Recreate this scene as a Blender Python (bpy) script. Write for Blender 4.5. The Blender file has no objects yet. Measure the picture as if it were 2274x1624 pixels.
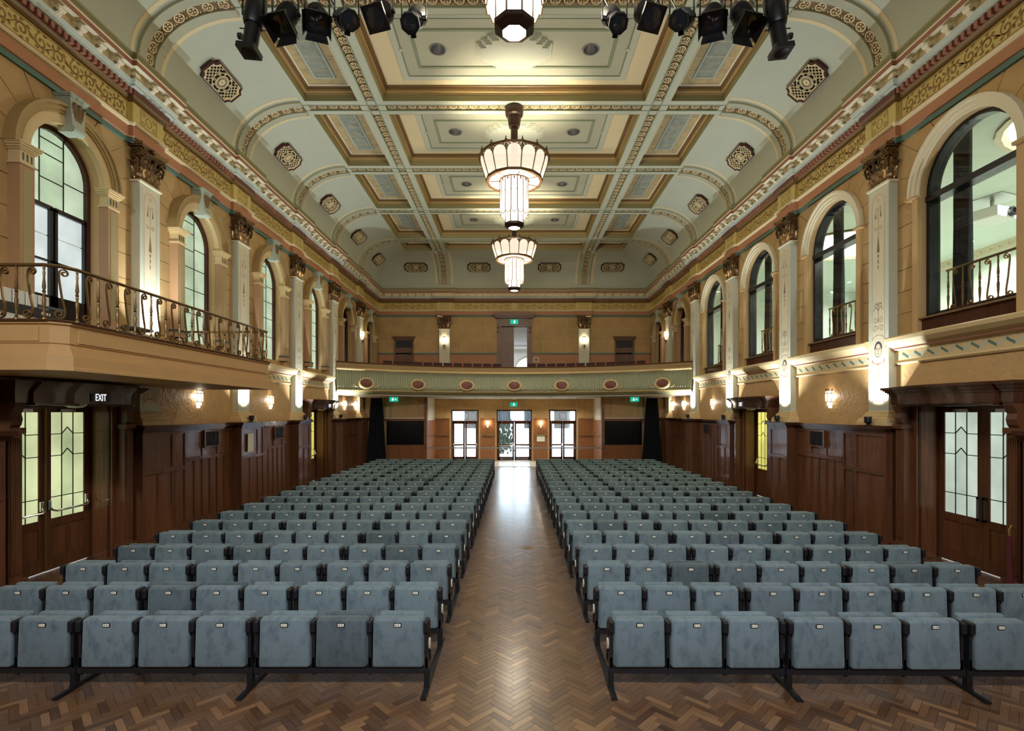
import bpy, bmesh, math, random
from mathutils import Vector, Matrix
random.seed(11)
sc = bpy.context.scene
COL = sc.collection
pi = math.pi; sin = math.sin; cos = math.cos

# ------------------------------------------------------------------ camera
cd = bpy.data.cameras.new('camera')
cam = bpy.data.objects.new('camera', cd); COL.objects.link(cam)
cam.location = (0, 0, 2.6); cam.rotation_euler = (pi/2, 0, 0)
cd.sensor_fit = 'HORIZONTAL'; cd.sensor_width = 36; cd.lens = 1150/2274*36
cd.shift_x = -5/2274; cd.shift_y = 104/2274; cd.clip_start = .05; cd.clip_end = 300
sc.camera = cam

# ------------------------------------------------------------------ world, exposure, light levels
w = bpy.data.worlds.new('world'); sc.world = w; w.use_nodes = True
bg = w.node_tree.nodes['Background']
bg.inputs[0].default_value = (.70, .84, 1.0, 1); bg.inputs[1].default_value = 15.0
sc.view_settings.view_transform = 'Standard'
sc.view_settings.look = 'None'
sc.view_settings.gamma = 1
sc.view_settings.use_curve_mapping = False
sc.view_settings.exposure = 0.28
sc.cycles.use_denoising = True
sc.cycles.sample_clamp_indirect = 4
sc.cycles.sample_clamp_direct = 0
sc.cycles.max_bounces = 6; sc.cycles.diffuse_bounces = 3; sc.cycles.glossy_bounces = 3
sc.cycles.use_adaptive_sampling = True; sc.cycles.adaptive_threshold = .06; sc.cycles.adaptive_min_samples = 16
sc.cycles.transparent_max_bounces = 24
sc.cycles.caustics_reflective = False; sc.cycles.caustics_refractive = False

E_BOWL, E_TIER, E_SCONCE, E_UP, E_STAGE = 175, 450, 13, 340, 330
WARM = (1, .87, .68); COOL = (.86, .95, 1.0)

def lamp(name, kind, loc, energy, color, radius=.05, rot=None, spot=None, blend=.3, size=None, parent=None):
    l = bpy.data.lights.new(name, kind); l.energy = energy; l.color = color
    if kind in ('POINT', 'SPOT'): l.shadow_soft_size = radius
    if kind == 'SPOT': l.spot_size = spot; l.spot_blend = blend
    if kind == 'AREA': l.shape = 'RECTANGLE'; l.size, l.size_y = size; l.spread = 1.75
    o = bpy.data.objects.new(name, l); COL.objects.link(o); o.location = loc
    if rot: o.rotation_euler = rot
    if parent: o.parent = parent
    return o

def aim(src, dst):
    return (Vector(dst)-Vector(src)).to_track_quat('-Z', 'Y').to_euler()

# added cool fill lamps, unseen behind the camera, washing the seats
for sx in (-3.2, 0, 3.2):
    lamp('added_stage_fill', 'AREA', (sx, -1.6, 7.4), E_STAGE/3, (.93, .97, 1), rot=aim((sx, -1.6, 7.4), (sx*1.4, 7.0, .6)), size=(1.6, .5))

# ------------------------------------------------------------------ materials
M = {}
def mat(name, c, rough=.6, metal=0., var=.0, vs=3., c2=None, bump=0., bs=40., coat=0., coord='pos', emit=None, es=0., spec=None, stretch=None):
    m = bpy.data.materials.new(name); m.use_nodes = True; nt = m.node_tree; N = nt.nodes; L = nt.links
    b = N['Principled BSDF']
    b.inputs['Base Color'].default_value = (*c, 1); b.inputs['Roughness'].default_value = rough
    b.inputs['Metallic'].default_value = metal
    if coat: b.inputs['Coat Weight'].default_value = coat; b.inputs['Coat Roughness'].default_value = .07
    if spec is not None: b.inputs['Specular IOR Level'].default_value = spec
    if emit: b.inputs['Emission Color'].default_value = (*emit, 1); b.inputs['Emission Strength'].default_value = es
    src = None
    if var or bump or c2:
        if coord == 'pos':
            g = N.new('ShaderNodeNewGeometry'); src = g.outputs['Position']
        else:
            g = N.new('ShaderNodeTexCoord'); src = g.outputs['Object']
        if stretch:
            mp = N.new('ShaderNodeMapping'); mp.inputs['Scale'].default_value = stretch
            L.new(src, mp.inputs['Vector']); src = mp.outputs[0]
    if var or c2:
        n = N.new('ShaderNodeTexNoise'); n.inputs['Scale'].default_value = vs; n.inputs['Detail'].default_value = 5
        L.new(src, n.inputs['Vector'])
        r = N.new('ShaderNodeValToRGB')
        ca = tuple(max(0, x*(1-var)) for x in c); cb = c2 if c2 else tuple(min(1, x*(1+var)) for x in c)
        r.color_ramp.elements[0].position = .3; r.color_ramp.elements[1].position = .7
        r.color_ramp.elements[0].color = (*ca, 1); r.color_ramp.elements[1].color = (*cb, 1)
        L.new(n.outputs[0], r.inputs[0]); L.new(r.outputs[0], b.inputs['Base Color'])
    if bump:
        n2 = N.new('ShaderNodeTexNoise'); n2.inputs['Scale'].default_value = bs; n2.inputs['Detail'].default_value = 4
        L.new(src, n2.inputs['Vector'])
        bp = N.new('ShaderNodeBump'); bp.inputs['Strength'].default_value = bump; bp.inputs['Distance'].default_value = .02
        L.new(n2.outputs[0], bp.inputs['Height']); L.new(bp.outputs[0], b.inputs['Normal'])
    M[name] = m
    return m

def lin(r, g, b):
    f = lambda v: (v/255/12.92 if v <= 10 else ((v/255+.055)/1.055)**2.4)
    return (f(r), f(g), f(b))

mat('stone', lin(190, 156, 104), .75, var=.13, vs=1.6, bump=.12, bs=55)
mat('joint', lin(226, 204, 158), .8)
mat('stucco', lin(206, 166, 112), .55, var=.08, vs=4, bump=.75, bs=14)
mat('tan', lin(202, 166, 114), .6, var=.04)
mat('tan_light', lin(222, 196, 146), .6)
mat('sage', lin(184, 184, 158), .6, var=.04, vs=2)
mat('sage_light', lin(196, 200, 178), .6)
mat('sage_dark', lin(140, 150, 122), .6)
mat('cove', lin(194, 198, 178), .65, var=.03, vs=1.2)
mat('cream', lin(232, 214, 168), .6)
mat('cream_pale', lin(238, 228, 198), .6)
mat('gold', lin(172, 144, 92), .5)
mat('olive', lin(152, 146, 104), .55)
mat('gold_dark', lin(120, 92, 50), .45)
mat('terracotta', lin(184, 128, 90), .6)
mat('pink_tan', lin(184, 144, 104), .6)
mat('field_tan', lin(172, 156, 110), .6)
mat('rose', lin(166, 110, 88), .6)
mat('teal', lin(92, 124, 112), .6)
mat('teal_dark', lin(60, 84, 84), .6)
mat('iceblue', lin(192, 200, 186), .5)
mat('frieze', lin(214, 192, 116), .55, var=.04)
mat('frieze_scroll', lin(150, 112, 56), .55)
mat('frieze_line', lin(120, 70, 44), .6)
mat('green_grey', lin(178, 188, 170), .6)
mat('mosaic_tan', lin(190, 168, 122), .7, var=.18, vs=5)
mat('mosaic_blue', lin(150, 154, 138), .7, var=.2, vs=6)
mat('bronze', lin(136, 110, 78), .27, metal=.8, var=.3, vs=30)
mat('brass', lin(176, 142, 84), .3, metal=.75, var=.12, vs=20)
mat('rail_metal', lin(128, 100, 62), .36, metal=.7)
mat('lamp_bronze', lin(112, 82, 50), .45, metal=.3)
mat('dark_bronze', lin(64, 42, 30), .4, metal=.3)
mat('pilaster', lin(206, 210, 192), .55, var=.03)
mat('pilaster_field', lin(226, 214, 182), .55, var=.04)
mat('stencil', lin(140, 120, 96), .7)
mat('stencil_red', lin(196, 128, 112), .7)
mat('stencil_blue', lin(58, 66, 84), .7)
mat('skin_paint', lin(222, 196, 168), .7)
mat('mahogany', (.135, .050, .021), .42, var=.22, vs=3, coat=.3, spec=.3, stretch=(6, 6, .5))
mat('mahogany_panel', (.160, .060, .025), .42, var=.25, vs=3, coat=.32, spec=.3, stretch=(7, 7, .4))
mat('mahogany_dark', (.070, .025, .013), .16, var=.2, vs=3, spec=.28, stretch=(6, 6, .5))
mat('oak', lin(140, 88, 48), .35, var=.22, vs=5, coat=.2, stretch=(8, 8, .5))
mat('brown_wood', lin(112, 74, 48), .4, var=.2, vs=4, stretch=(9, 9, .6))
mat('black', (.008, .008, .009), .45)
mat('black_gloss', (.006, .006, .008), .2)
mat('black_metal', (.007, .007, .008), .42)
mat('seat_black', (.010, .010, .013), .42)
mat('curtain', (.006, .007, .012), .9)
mat('curtain_grey', lin(46, 54, 60), .9)
mat('white', (.85, .85, .82), .5)
mat('offwhite_room', lin(226, 238, 224), .7)
mat('room_carpet', lin(190, 196, 186), .9)
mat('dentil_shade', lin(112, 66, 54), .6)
mat('chrome', (.75, .75, .76), .18, metal=1)
mat('silver', (.5, .5, .5), .3, metal=.9)
mat('maroon', lin(60, 22, 22), .7)
mat('maroon_trim', lin(70, 34, 24), .5)
mat('red_rope', (.09, .008, .010), .8)
mat('paper', (.8, .78, .7), .7)
mat('ivory', lin(232, 226, 206), .4)
mat('plate_rim', (.006, .01, .018), .35)
mat('letter_red', lin(170, 60, 60), .6)
mat('letter_black', (.02, .02, .02), .6)
mat('lobby_floor', lin(196, 186, 160), .3, var=.06)
mat('lobby_wall', lin(205, 198, 176), .6)
mat('gal_green', lin(164, 168, 138), .55, var=.05)
mat('oval_red', lin(120, 60, 48), .45, var=.1)
mat('gal_tan', lin(176, 146, 98), .55, var=.08, vs=20, bump=.5, bs=60)
mat('street', lin(150, 150, 150), .8, var=.1)
mat('facade', lin(190, 196, 205), .8)
mat('leafdark', lin(40, 56, 40), .8)
mat('blue_pad', lin(74, 82, 92), .5)
mat('balcony_paint', lin(198, 156, 102), .55, var=.03)
mat('lens', (.02, .025, .03), .08, spec=.8)

def emis(name, c, s):
    m = bpy.data.materials.new(name); m.use_nodes = True; nt = m.node_tree
    for n in list(nt.nodes): nt.nodes.remove(n)
    o = nt.nodes.new('ShaderNodeOutputMaterial'); e = nt.nodes.new('ShaderNodeEmission')
    e.inputs[0].default_value = (*c, 1); e.inputs[1].default_value = s
    nt.links.new(e.outputs[0], o.inputs[0]); M[name] = m; return m

def shade_glass(name, c, s, transp):
    # opal glass lit from inside: glows and lets the bulb's light through
    m = bpy.data.materials.new(name); m.use_nodes = True; nt = m.node_tree
    for n in list(nt.nodes): nt.nodes.remove(n)
    o = nt.nodes.new('ShaderNodeOutputMaterial'); e = nt.nodes.new('ShaderNodeEmission'); t = nt.nodes.new('ShaderNodeBsdfTransparent')
    mx = nt.nodes.new('ShaderNodeMixShader')
    e.inputs[0].default_value = (*c, 1); e.inputs[1].default_value = s/(1-transp)
    mx.inputs[0].default_value = transp
    nt.links.new(e.outputs[0], mx.inputs[1]); nt.links.new(t.outputs[0], mx.inputs[2]); nt.links.new(mx.outputs[0], o.inputs[0])
    M[name] = m; return m

def clear_glass(name, tint=(1, 1, 1), refl=1.0, rough=.02):
    m = bpy.data.materials.new(name); m.use_nodes = True; nt = m.node_tree
    for n in list(nt.nodes): nt.nodes.remove(n)
    o = nt.nodes.new('ShaderNodeOutputMaterial'); g = nt.nodes.new('ShaderNodeBsdfGlossy'); t = nt.nodes.new('ShaderNodeBsdfTransparent')
    mx = nt.nodes.new('ShaderNodeMixShader'); f = nt.nodes.new('ShaderNodeMapRange'); lw = nt.nodes.new('ShaderNodeLayerWeight'); lw.inputs[0].default_value = .5
    pw = nt.nodes.new('ShaderNodeMath'); pw.operation = 'POWER'; pw.inputs[1].default_value = 4
    nt.links.new(lw.outputs['Facing'], pw.inputs[0]); nt.links.new(pw.outputs[0], f.inputs[0]); f.inputs[3].default_value = .035; f.inputs[4].default_value = .75
    mu = nt.nodes.new('ShaderNodeMath'); mu.operation = 'MULTIPLY'; mu.inputs[1].default_value = refl
    g.inputs['Roughness'].default_value = rough; t.inputs[0].default_value = (*tint, 1)
    nt.links.new(f.outputs[0], mu.inputs[0]); nt.links.new(mu.outputs[0], mx.inputs[0])
    nt.links.new(t.outputs[0], mx.inputs[1]); nt.links.new(g.outputs[0], mx.inputs[2]); nt.links.new(mx.outputs[0], o.inputs[0])
    M[name] = m; return m

def window_glow(name, c, s, bump=0., bs=60.):
    # frosted daylight pane: glows with daylight, glossy face with optional hammered relief
    m = mat(name, (.5, .5, .5), .25, emit=c, es=s, bump=bump, bs=bs)
    nt = m.node_tree; b = nt.nodes['Principled BSDF']
    b.inputs['Base Color'].default_value = (c[0]*.25, c[1]*.25, c[2]*.25, 1)
    g = nt.nodes.new('ShaderNodeNewGeometry'); n = nt.nodes.new('ShaderNodeTexNoise'); n.inputs['Scale'].default_value = 1.6
    mr = nt.nodes.new('ShaderNodeMapRange'); mr.inputs[1].default_value = .3; mr.inputs[2].default_value = .7
    mr.inputs[3].default_value = s*.72; mr.inputs[4].default_value = s*1.15
    nt.links.new(g.outputs['Position'], n.inputs['Vector']); nt.links.new(n.outputs[0], mr.inputs[0])
    nt.links.new(mr.outputs[0], b.inputs['Emission Strength'])
    return m

emis('lit_white', (1, 1, 1), 1.6)
emis('lit_exit', (.95, .97, 1), 1.3)
emis('lit_green', (.02, .50, .34), .8)
emis('lit_disc', (1, .93, .78), 14)
emis('lit_down', (1, .98, .92), 9)
emis('lit_cove', (.97, 1, .88), 5.5)
shade_glass('opal', (1, .86, .66), .80, .45)
shade_glass('opal_low', (1, .90, .72), 1.15, .45)
shade_glass('opal_sconce', (1, .86, .62), 1.3, .4)
clear_glass('glass')
clear_glass('glass_screen', (.96, .98, .97), 1.3)
window_glow('pane_green', lin(206, 226, 196), .68)
window_glow('pane_pattern', lin(196, 220, 186), .60, .8, 26)
window_glow('pane_door', lin(214, 226, 226), .80)
window_glow('pane_exit', lin(222, 232, 178), .70)
window_glow('pane_exit_pat', lin(206, 222, 166), .62, .9, 40)
window_glow('pane_mint', lin(206, 222, 206), .70)
window_glow('pane_mint_pat', lin(200, 216, 200), .64, .9, 40)
window_glow('pane_yellow', lin(235, 226, 120), .85)

# herringbone block: tint per block from an attribute, grain along the block
def parquet_mat():
    m = bpy.data.materials.new('parquet'); m.use_nodes = True; nt = m.node_tree; N = nt.nodes; L = nt.links
    b = N['Principled BSDF']; b.inputs['Roughness'].default_value = .36
    b.inputs['Coat Weight'].default_value = .85; b.inputs['Coat Roughness'].default_value = .22
    a = N.new('ShaderNodeAttribute'); a.attribute_name = 'tint'
    r = N.new('ShaderNodeValToRGB'); e = r.color_ramp.elements
    e[0].position = 0; e[0].color = (.070, .031, .014, 1); e[1].position = 1; e[1].color = (.27, .142, .062, 1)
    x = e.new(.35); x.color = (.125, .059, .026, 1); x = e.new(.75); x.color = (.165, .081, .036, 1)
    L.new(a.outputs['Fac'], r.inputs[0])
    g = N.new('ShaderNodeAttribute'); g.attribute_name = 'grain'
    mp = N.new('ShaderNodeMapping'); mp.inputs['Scale'].default_value = (7, 90, 1)
    n = N.new('ShaderNodeTexNoise'); n.inputs['Scale'].default_value = 1; n.inputs['Detail'].default_value = 4
    L.new(g.outputs['Vector'], mp.inputs['Vector']); L.new(mp.outputs[0], n.inputs['Vector'])
    mr = N.new('ShaderNodeMapRange'); mr.inputs[1].default_value = .25; mr.inputs[2].default_value = .75; mr.inputs[3].default_value = .72; mr.inputs[4].default_value = 1.25
    L.new(n.outputs[0], mr.inputs[0])
    mx = N.new('ShaderNodeVectorMath'); mx.operation = 'SCALE'
    L.new(r.outputs[0], mx.inputs[0]); L.new(mr.outputs[0], mx.inputs['Scale']); L.new(mx.outputs[0], b.inputs['Base Color'])
    M['parquet'] = m
parquet_mat()

# velvet: nap patches, tint from object colour
def velvet_mat():
    m = bpy.data.materials.new('velvet'); m.use_nodes = True; nt = m.node_tree; N = nt.nodes; L = nt.links
    b = N['Principled BSDF']; b.inputs['Roughness'].default_value = .75
    b.inputs['Sheen Weight'].default_value = .55; b.inputs['Sheen Roughness'].default_value = .4; b.inputs['Sheen Tint'].default_value = (.62, .78, .80, 1)
    g = N.new('ShaderNodeNewGeometry')
    mp = N.new('ShaderNodeMapping'); mp.inputs['Scale'].default_value = (11, 11, 6)
    n = N.new('ShaderNodeTexNoise'); n.inputs['Scale'].default_value = 1; n.inputs['Detail'].default_value = 7; n.inputs['Distortion'].default_value = .35
    n.inputs['Roughness'].default_value = .68
    L.new(g.outputs['Position'], mp.inputs['Vector']); L.new(mp.outputs[0], n.inputs['Vector'])
    r = N.new('ShaderNodeValToRGB'); e = r.color_ramp.elements
    e[0].position = .33; e[0].color = (.58, .61, .65, 1); e[1].position = .53; e[1].color = (1, 1, 1, 1)
    L.new(n.outputs[0], r.inputs[0])
    oi = N.new('ShaderNodeObjectInfo')
    mx = N.new('ShaderNodeMix'); mx.data_type = 'RGBA'; mx.blend_type = 'MULTIPLY'; mx.inputs[0].default_value = 1
    L.new(r.outputs[0], mx.inputs[6]); L.new(oi.outputs['Color'], mx.inputs[7]); L.new(mx.outputs[2], b.inputs['Base Color'])
    M['velvet'] = m
velvet_mat()

# ------------------------------------------------------------------ mesh helpers
class MB:
    def __init__(s): s.v = []; s.f = []; s.m = []; s.cur = 0
    def mi(s, i): s.cur = i; return s
    def add(s, vs, fs):
        o = len(s.v); s.v.extend(tuple(p) for p in vs)
        for f in fs: s.f.append(tuple(i+o for i in f)); s.m.append(s.cur)
        return s
    def box(s, x0, x1, y0, y1, z0, z1):
        return s.add([(x0,y0,z0),(x1,y0,z0),(x1,y1,z0),(x0,y1,z0),(x0,y0,z1),(x1,y0,z1),(x1,y1,z1),(x0,y1,z1)],
            [(0,3,2,1),(4,5,6,7),(0,1,5,4),(1,2,6,5),(2,3,7,6),(3,0,4,7)])
    def ext(s, pts, vec):
        n = len(pts); v = Vector(vec); b = [tuple(Vector(p)+v) for p in pts]
        return s.add(list(pts)+b, [tuple(range(n-1,-1,-1)), tuple(range(n,2*n))]+[(i,(i+1)%n,n+(i+1)%n,n+i) for i in range(n)])
    def loft(s, rings, closed=True, caps=True):
        n = len(rings[0]); vs = [p for r in rings for p in r]; fs = []
        for k in range(len(rings)-1):
            for i in range(n if closed else n-1):
                a = k*n+i; b = k*n+(i+1)%n; fs.append((a, b, b+n, a+n))
        if caps and closed:
            fs.append(tuple(range(n-1,-1,-1))); fs.append(tuple(range((len(rings)-1)*n, len(rings)*n)))
        return s.add(vs, fs)
    def lathe(s, prof, c=(0,0,0), seg=16, rot=0., caps=True, a1=2*pi):
        full = abs(a1-2*pi) < 1e-6
        k = seg if full else seg+1
        rings = [[(c[0]+r*cos(rot+a1*i/seg), c[1]+r*sin(rot+a1*i/seg), c[2]+z) for i in range(k)] for r, z in prof]
        return s.loft(rings, closed=full, caps=caps and full)
    def tube(s, path, r, seg=6, caps=True):
        P = [Vector(p) for p in path]; rings = []; up = None
        for i, p in enumerate(P):
            t = (P[min(i+1,len(P)-1)]-P[max(i-1,0)]).normalized()
            if up is None:
                up = Vector((0,0,1)) if abs(t.z) < .9 else Vector((1,0,0))
            a = t.cross(up)
            if a.length < 1e-5: a = t.orthogonal()
            a.normalize(); b = a.cross(t).normalized(); up = b
            rr = r[i] if isinstance(r, (list, tuple)) else r
            rings.append([tuple(p+a*rr*cos(2*pi*k/seg)+b*rr*sin(2*pi*k/seg)) for k in range(seg)])
        return s.loft(rings, True, caps)
    def strap(s, path, nrm, w, t):
        # flat bar bent along a path lying in a plane with normal nrm: width w across the plane, thickness t in it
        P = [Vector(p) for p in path]; n = Vector(nrm).normalized(); rings = []
        for i, p in enumerate(P):
            d = (P[min(i+1,len(P)-1)]-P[max(i-1,0)]).normalized(); a = d.cross(n).normalized()
            tt = t[i] if isinstance(t, (list, tuple)) else t
            rings.append([tuple(p+a*tt/2+n*w/2), tuple(p-a*tt/2+n*w/2), tuple(p-a*tt/2-n*w/2), tuple(p+a*tt/2-n*w/2)])
        return s.loft(rings, True, True)
    def ribbon(s, path, nrm, w):
        P = [Vector(p) for p in path]; n = Vector(nrm).normalized(); vs = []
        for i, p in enumerate(P):
            d = (P[min(i+1,len(P)-1)]-P[max(i-1,0)]).normalized(); a = d.cross(n).normalized()
            ww = w[i] if isinstance(w, (list, tuple)) else w
            vs += [tuple(p+a*ww/2), tuple(p-a*ww/2)]
        return s.add(vs, [(2*i, 2*i+1, 2*i+3, 2*i+2) for i in range(len(P)-1)])
    def xf(s, mtx):
        s.v = [tuple(mtx @ Vector(p)) for p in s.v]; return s
    def mesh(s, name, mats, smooth=False, bevel=0., seg=2):
        me = bpy.data.meshes.new(name); me.from_pydata(s.v, [], s.f)
        mats = mats if isinstance(mats, (list, tuple)) else [mats]
        for x in mats: me.materials.append(M[x])
        if len(mats) > 1: me.polygons.foreach_set('material_index', s.m)
        if bevel:
            bm = bmesh.new(); bm.from_mesh(me)
            bmesh.ops.bevel(bm, geom=bm.edges[:], offset=bevel, segments=seg, affect='EDGES', profile=.5)
            bm.to_mesh(me); bm.free()
        if smooth:
            me.polygons.foreach_set('use_smooth', [True]*len(me.polygons))
            try: me.set_sharp_from_angle(angle=math.radians(38))
            except Exception: pass
        me.update(); return me
    def build(s, name, mats, parent=None, smooth=False, kind=None, bevel=0., loc=None, seg=2, rot=None):
        return ob(name, s.mesh(name, mats, smooth, bevel, seg), parent, loc=loc, rot=rot, kind=kind)

def ob(name, data, parent=None, loc=None, rot=None, mtx=None, kind=None):
    o = bpy.data.objects.new(name, data); COL.objects.link(o)
    if parent is not None: o.parent = parent
    if mtx is not None: o.matrix_local = mtx
    if loc is not None: o.location = loc
    if rot is not None: o.rotation_euler = rot
    if kind: o['kind'] = kind
    return o
def tag(o, label, cat=None, group=None, kind=None):
    o['label'] = label
    if cat: o['category'] = cat
    if group: o['group'] = group
    if kind: o['kind'] = kind
    return o
def thing(name, label, cat, loc=(0,0,0), rz=0., group=None, kind=None):
    o = bpy.data.objects.new(name, None); COL.objects.link(o); o.location = loc; o.rotation_euler = (0,0,rz)
    o.empty_display_size = .1
    return tag(o, label, cat, group, kind)
def struct(o, label=None):
    o['kind'] = 'structure'
    if label: o['label'] = label
    return o
def clone(root, loc, rz=0., label=None, scale=None):
    def rec(o, par):
        c = o.copy(); COL.objects.link(c); c.parent = par
        for ch in o.children: rec(ch, c)
        return c
    r = rec(root, None); r.location = loc; r.rotation_euler = (0,0,rz)
    if scale: r.scale = scale
    if label: r['label'] = label
    return r
def spiral(cx, cy, r0, r1, a0, turns, n=18):
    return [(cx+(r0+(r1-r0)*i/n)*cos(a0+turns*2*pi*i/n), cy+(r0+(r1-r0)*i/n)*sin(a0+turns*2*pi*i/n)) for i in range(n+1)]
ORD = ['first','second','third','fourth','fifth','sixth','seventh','eighth','ninth','tenth','eleventh','twelfth','thirteenth','fourteenth','fifteenth','sixteenth','seventeenth','eighteenth','nineteenth','twentieth']
SIDE = {-1: 'balcony side', 1: 'clear-window side'}

# ------------------------------------------------------------------ the plan
BAY = 3.52
PY = [10.17+BAY*k for k in range(-1, 5)]          # pilaster centres on both side walls
BC = [8.41+BAY*k for k in range(0, 6)]             # bay centres
XW, YB = 7.32, 27.75                               # upper wall plane, back wall plane
CZ, CP = 10.65, 10.98                              # ceiling soffit, coffer panel
YN = -3.0                                          # stage end of the hall
# ================================================================== FLOOR
def build_floor():
    base = struct(MB().box(-8.0, 8.0, YN, 24.62, -.10, -.012).build('floor', 'mahogany_dark'), 'dark oak herringbone parquet floor of the hall')
    Lb, W, n = .248, .062, 4
    c45 = cos(pi/4)
    import numpy as np
    blocks = []
    for p in range(-40, 41):
        for k in range(-190, 420):
            for o in (0, 1):
                if o == 0: a0, b0, la, lb = (k+2*n*p)*W, k*W, Lb, W
                else: a0, b0, la, lb = (k+2*n*p)*W, (k+1)*W, W, Lb
                ca, cb = a0+la/2, b0+lb/2
                x = (ca-cb)*c45; y = (ca+cb)*c45+8
                if -7.75 < x < 7.75 and 3.6 < y < 24.55: blocks.append((y, x, o, ca, cb, la, lb))
    blocks.sort()
    rng = random.Random(5)
    def tint():
        t = min(1, max(0, rng.gauss(.48, .17)))
        if rng.random() < .04: t = .92
        if rng.random() < .04: t = .06
        return t
    g = .0012
    def corners(o, la, lb, rot=True):
        pts = [(-la/2+g, -lb/2+g), (la/2-g, -lb/2+g), (la/2-g, lb/2-g), (-la/2+g, lb/2-g)]
        return [((a-b)*c45, (a+b)*c45) for a, b in pts]
    # the 300 largest in view, each its own board
    var = {}
    for o in (0, 1):
        la, lb = (Lb, W) if o == 0 else (W, Lb)
        for q in range(14):
            c = corners(o, la, lb); mb = MB(); vs = [(x, y, -.012) for x, y in c]+[(x, y, 0) for x, y in c]
            mb.add(vs, [(4,5,6,7),(0,1,5,4),(1,2,6,5),(2,3,7,6),(3,0,4,7)])
            me = mb.mesh('parquet_block', 'parquet'); t = tint()
            at = me.attributes.new('tint', 'FLOAT', 'FACE'); at.data.foreach_set('value', [t]*5)
            gr = me.attributes.new('grain', 'FLOAT_VECTOR', 'POINT')
            base_uv = [(0,0),(1,0),(1,1),(0,1)] if o == 0 else [(0,0),(0,1),(1,1),(1,0)]
            off = rng.random()*50
            gr.data.foreach_set('vector', [v for z in (0,1) for (a,b) in base_uv for v in (a*Lb+off, b*W+off, off)])
            var[(o, q)] = me
    near = [b for b in blocks if b[0] > 4.06 and abs(b[1]/b[0]*1150) < 1140][:300]
    nset = set(near)
    for b in near:
        ob('parquet_block', var[(b[2], rng.randrange(14))], base, loc=(b[1], b[0], rng.uniform(-.0006, .0006)))
    V = []; F = []; T = []; G = []
    for b in blocks:
        if b in nset: continue
        y, x, o, ca, cb, la, lb = b; z = rng.uniform(-.0006, .0006); i = len(V)
        for dx, dy in corners(o, la, lb): V.append((x+dx, y+dy, -.012))
        for dx, dy in corners(o, la, lb): V.append((x+dx, y+dy, z))
        F += [(i+4,i+5,i+6,i+7),(i,i+1,i+5,i+4),(i+1,i+2,i+6,i+5),(i+2,i+3,i+7,i+6),(i+3,i,i+4,i+7)]
        T += [tint()]*5
        off = rng.random()*50; uv = [(0,0),(1,0),(1,1),(0,1)] if o == 0 else [(0,0),(0,1),(1,1),(1,0)]
        for _ in (0, 1):
            for a, c in uv: G += [a*Lb+off, c*W+off, off]
    me = bpy.data.meshes.new('parquet_field'); me.from_pydata(V, [], F); me.materials.append(M['parquet'])
    at = me.attributes.new('tint', 'FLOAT', 'FACE'); at.data.foreach_set('value', T)
    gr = me.attributes.new('grain', 'FLOAT_VECTOR', 'POINT'); gr.data.foreach_set('vector', G)
    ob('parquet_field', me, base, kind='stuff')
    struct(MB().box(-8.0, 8.0, 24.62, 27.9, -.10, .0).build('floor_lobby', 'lobby_floor'), 'pale lobby floor beyond the glass screen')
build_floor()

# ================================================================== SIDE AND BACK WALLS
def arch_top(y, yc, zs, r):
    d = r*r-(y-yc)**2
    return zs+math.sqrt(d) if d > 0 else zs
def bay_polys(yc, ya, yb, z0, zt, zb, zs, r, g, courses=6, nsec=9):
    """ashlar of one bay around a round-headed opening, as (y, z) outlines"""
    out = []
    hs = [zb+(zs-zb)*i/courses for i in range(courses+1)]
    for i in range(courses):
        for a, b in ((ya, yc-r), (yc+r, yb)):
            out.append([(a+g, hs[i]+g), (b-g, hs[i]+g), (b-g, hs[i+1]-g), (a+g, hs[i+1]-g)])
    if zb > z0+.02: out.append([(ya+g, z0+g), (yb-g, z0+g), (yb-g, zb-g), (ya+g, zb-g)])
    def ray(a):
        c, s = cos(a), sin(a); t = 1e9
        if c > 1e-6: t = min(t, (yb-yc)/c)
        if c < -1e-6: t = min(t, (ya-yc)/c)
        if s > 1e-6: t = min(t, (zt-zs)/s)
        return t
    A = [pi*i/nsec for i in range(nsec+1)]
    ca = [math.atan2(zt-zs, yb-yc), math.atan2(zt-zs, ya-yc)]
    for i in range(nsec):
        a0, a1 = A[i]+g/r*.8, A[i+1]-g/r*.8
        inner = [(yc+(r)*cos(a0+(a1-a0)*j/4), zs+(r)*sin(a0+(a1-a0)*j/4)) for j in range(5)]
        outer = []
        angs = [a1]+[c for c in ca if a0 < c < a1]+[a0]
        for a in angs:
            t = ray(a)-g; outer.append((yc+t*cos(a), zs+t*sin(a)))
        out.append(inner+outer)
    return out
def wall_piece(mb, s, poly, x0, x1):
    mb.ext([(s*x0, y, z) for y, z in poly], (s*(x1-x0), 0, 0))

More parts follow.
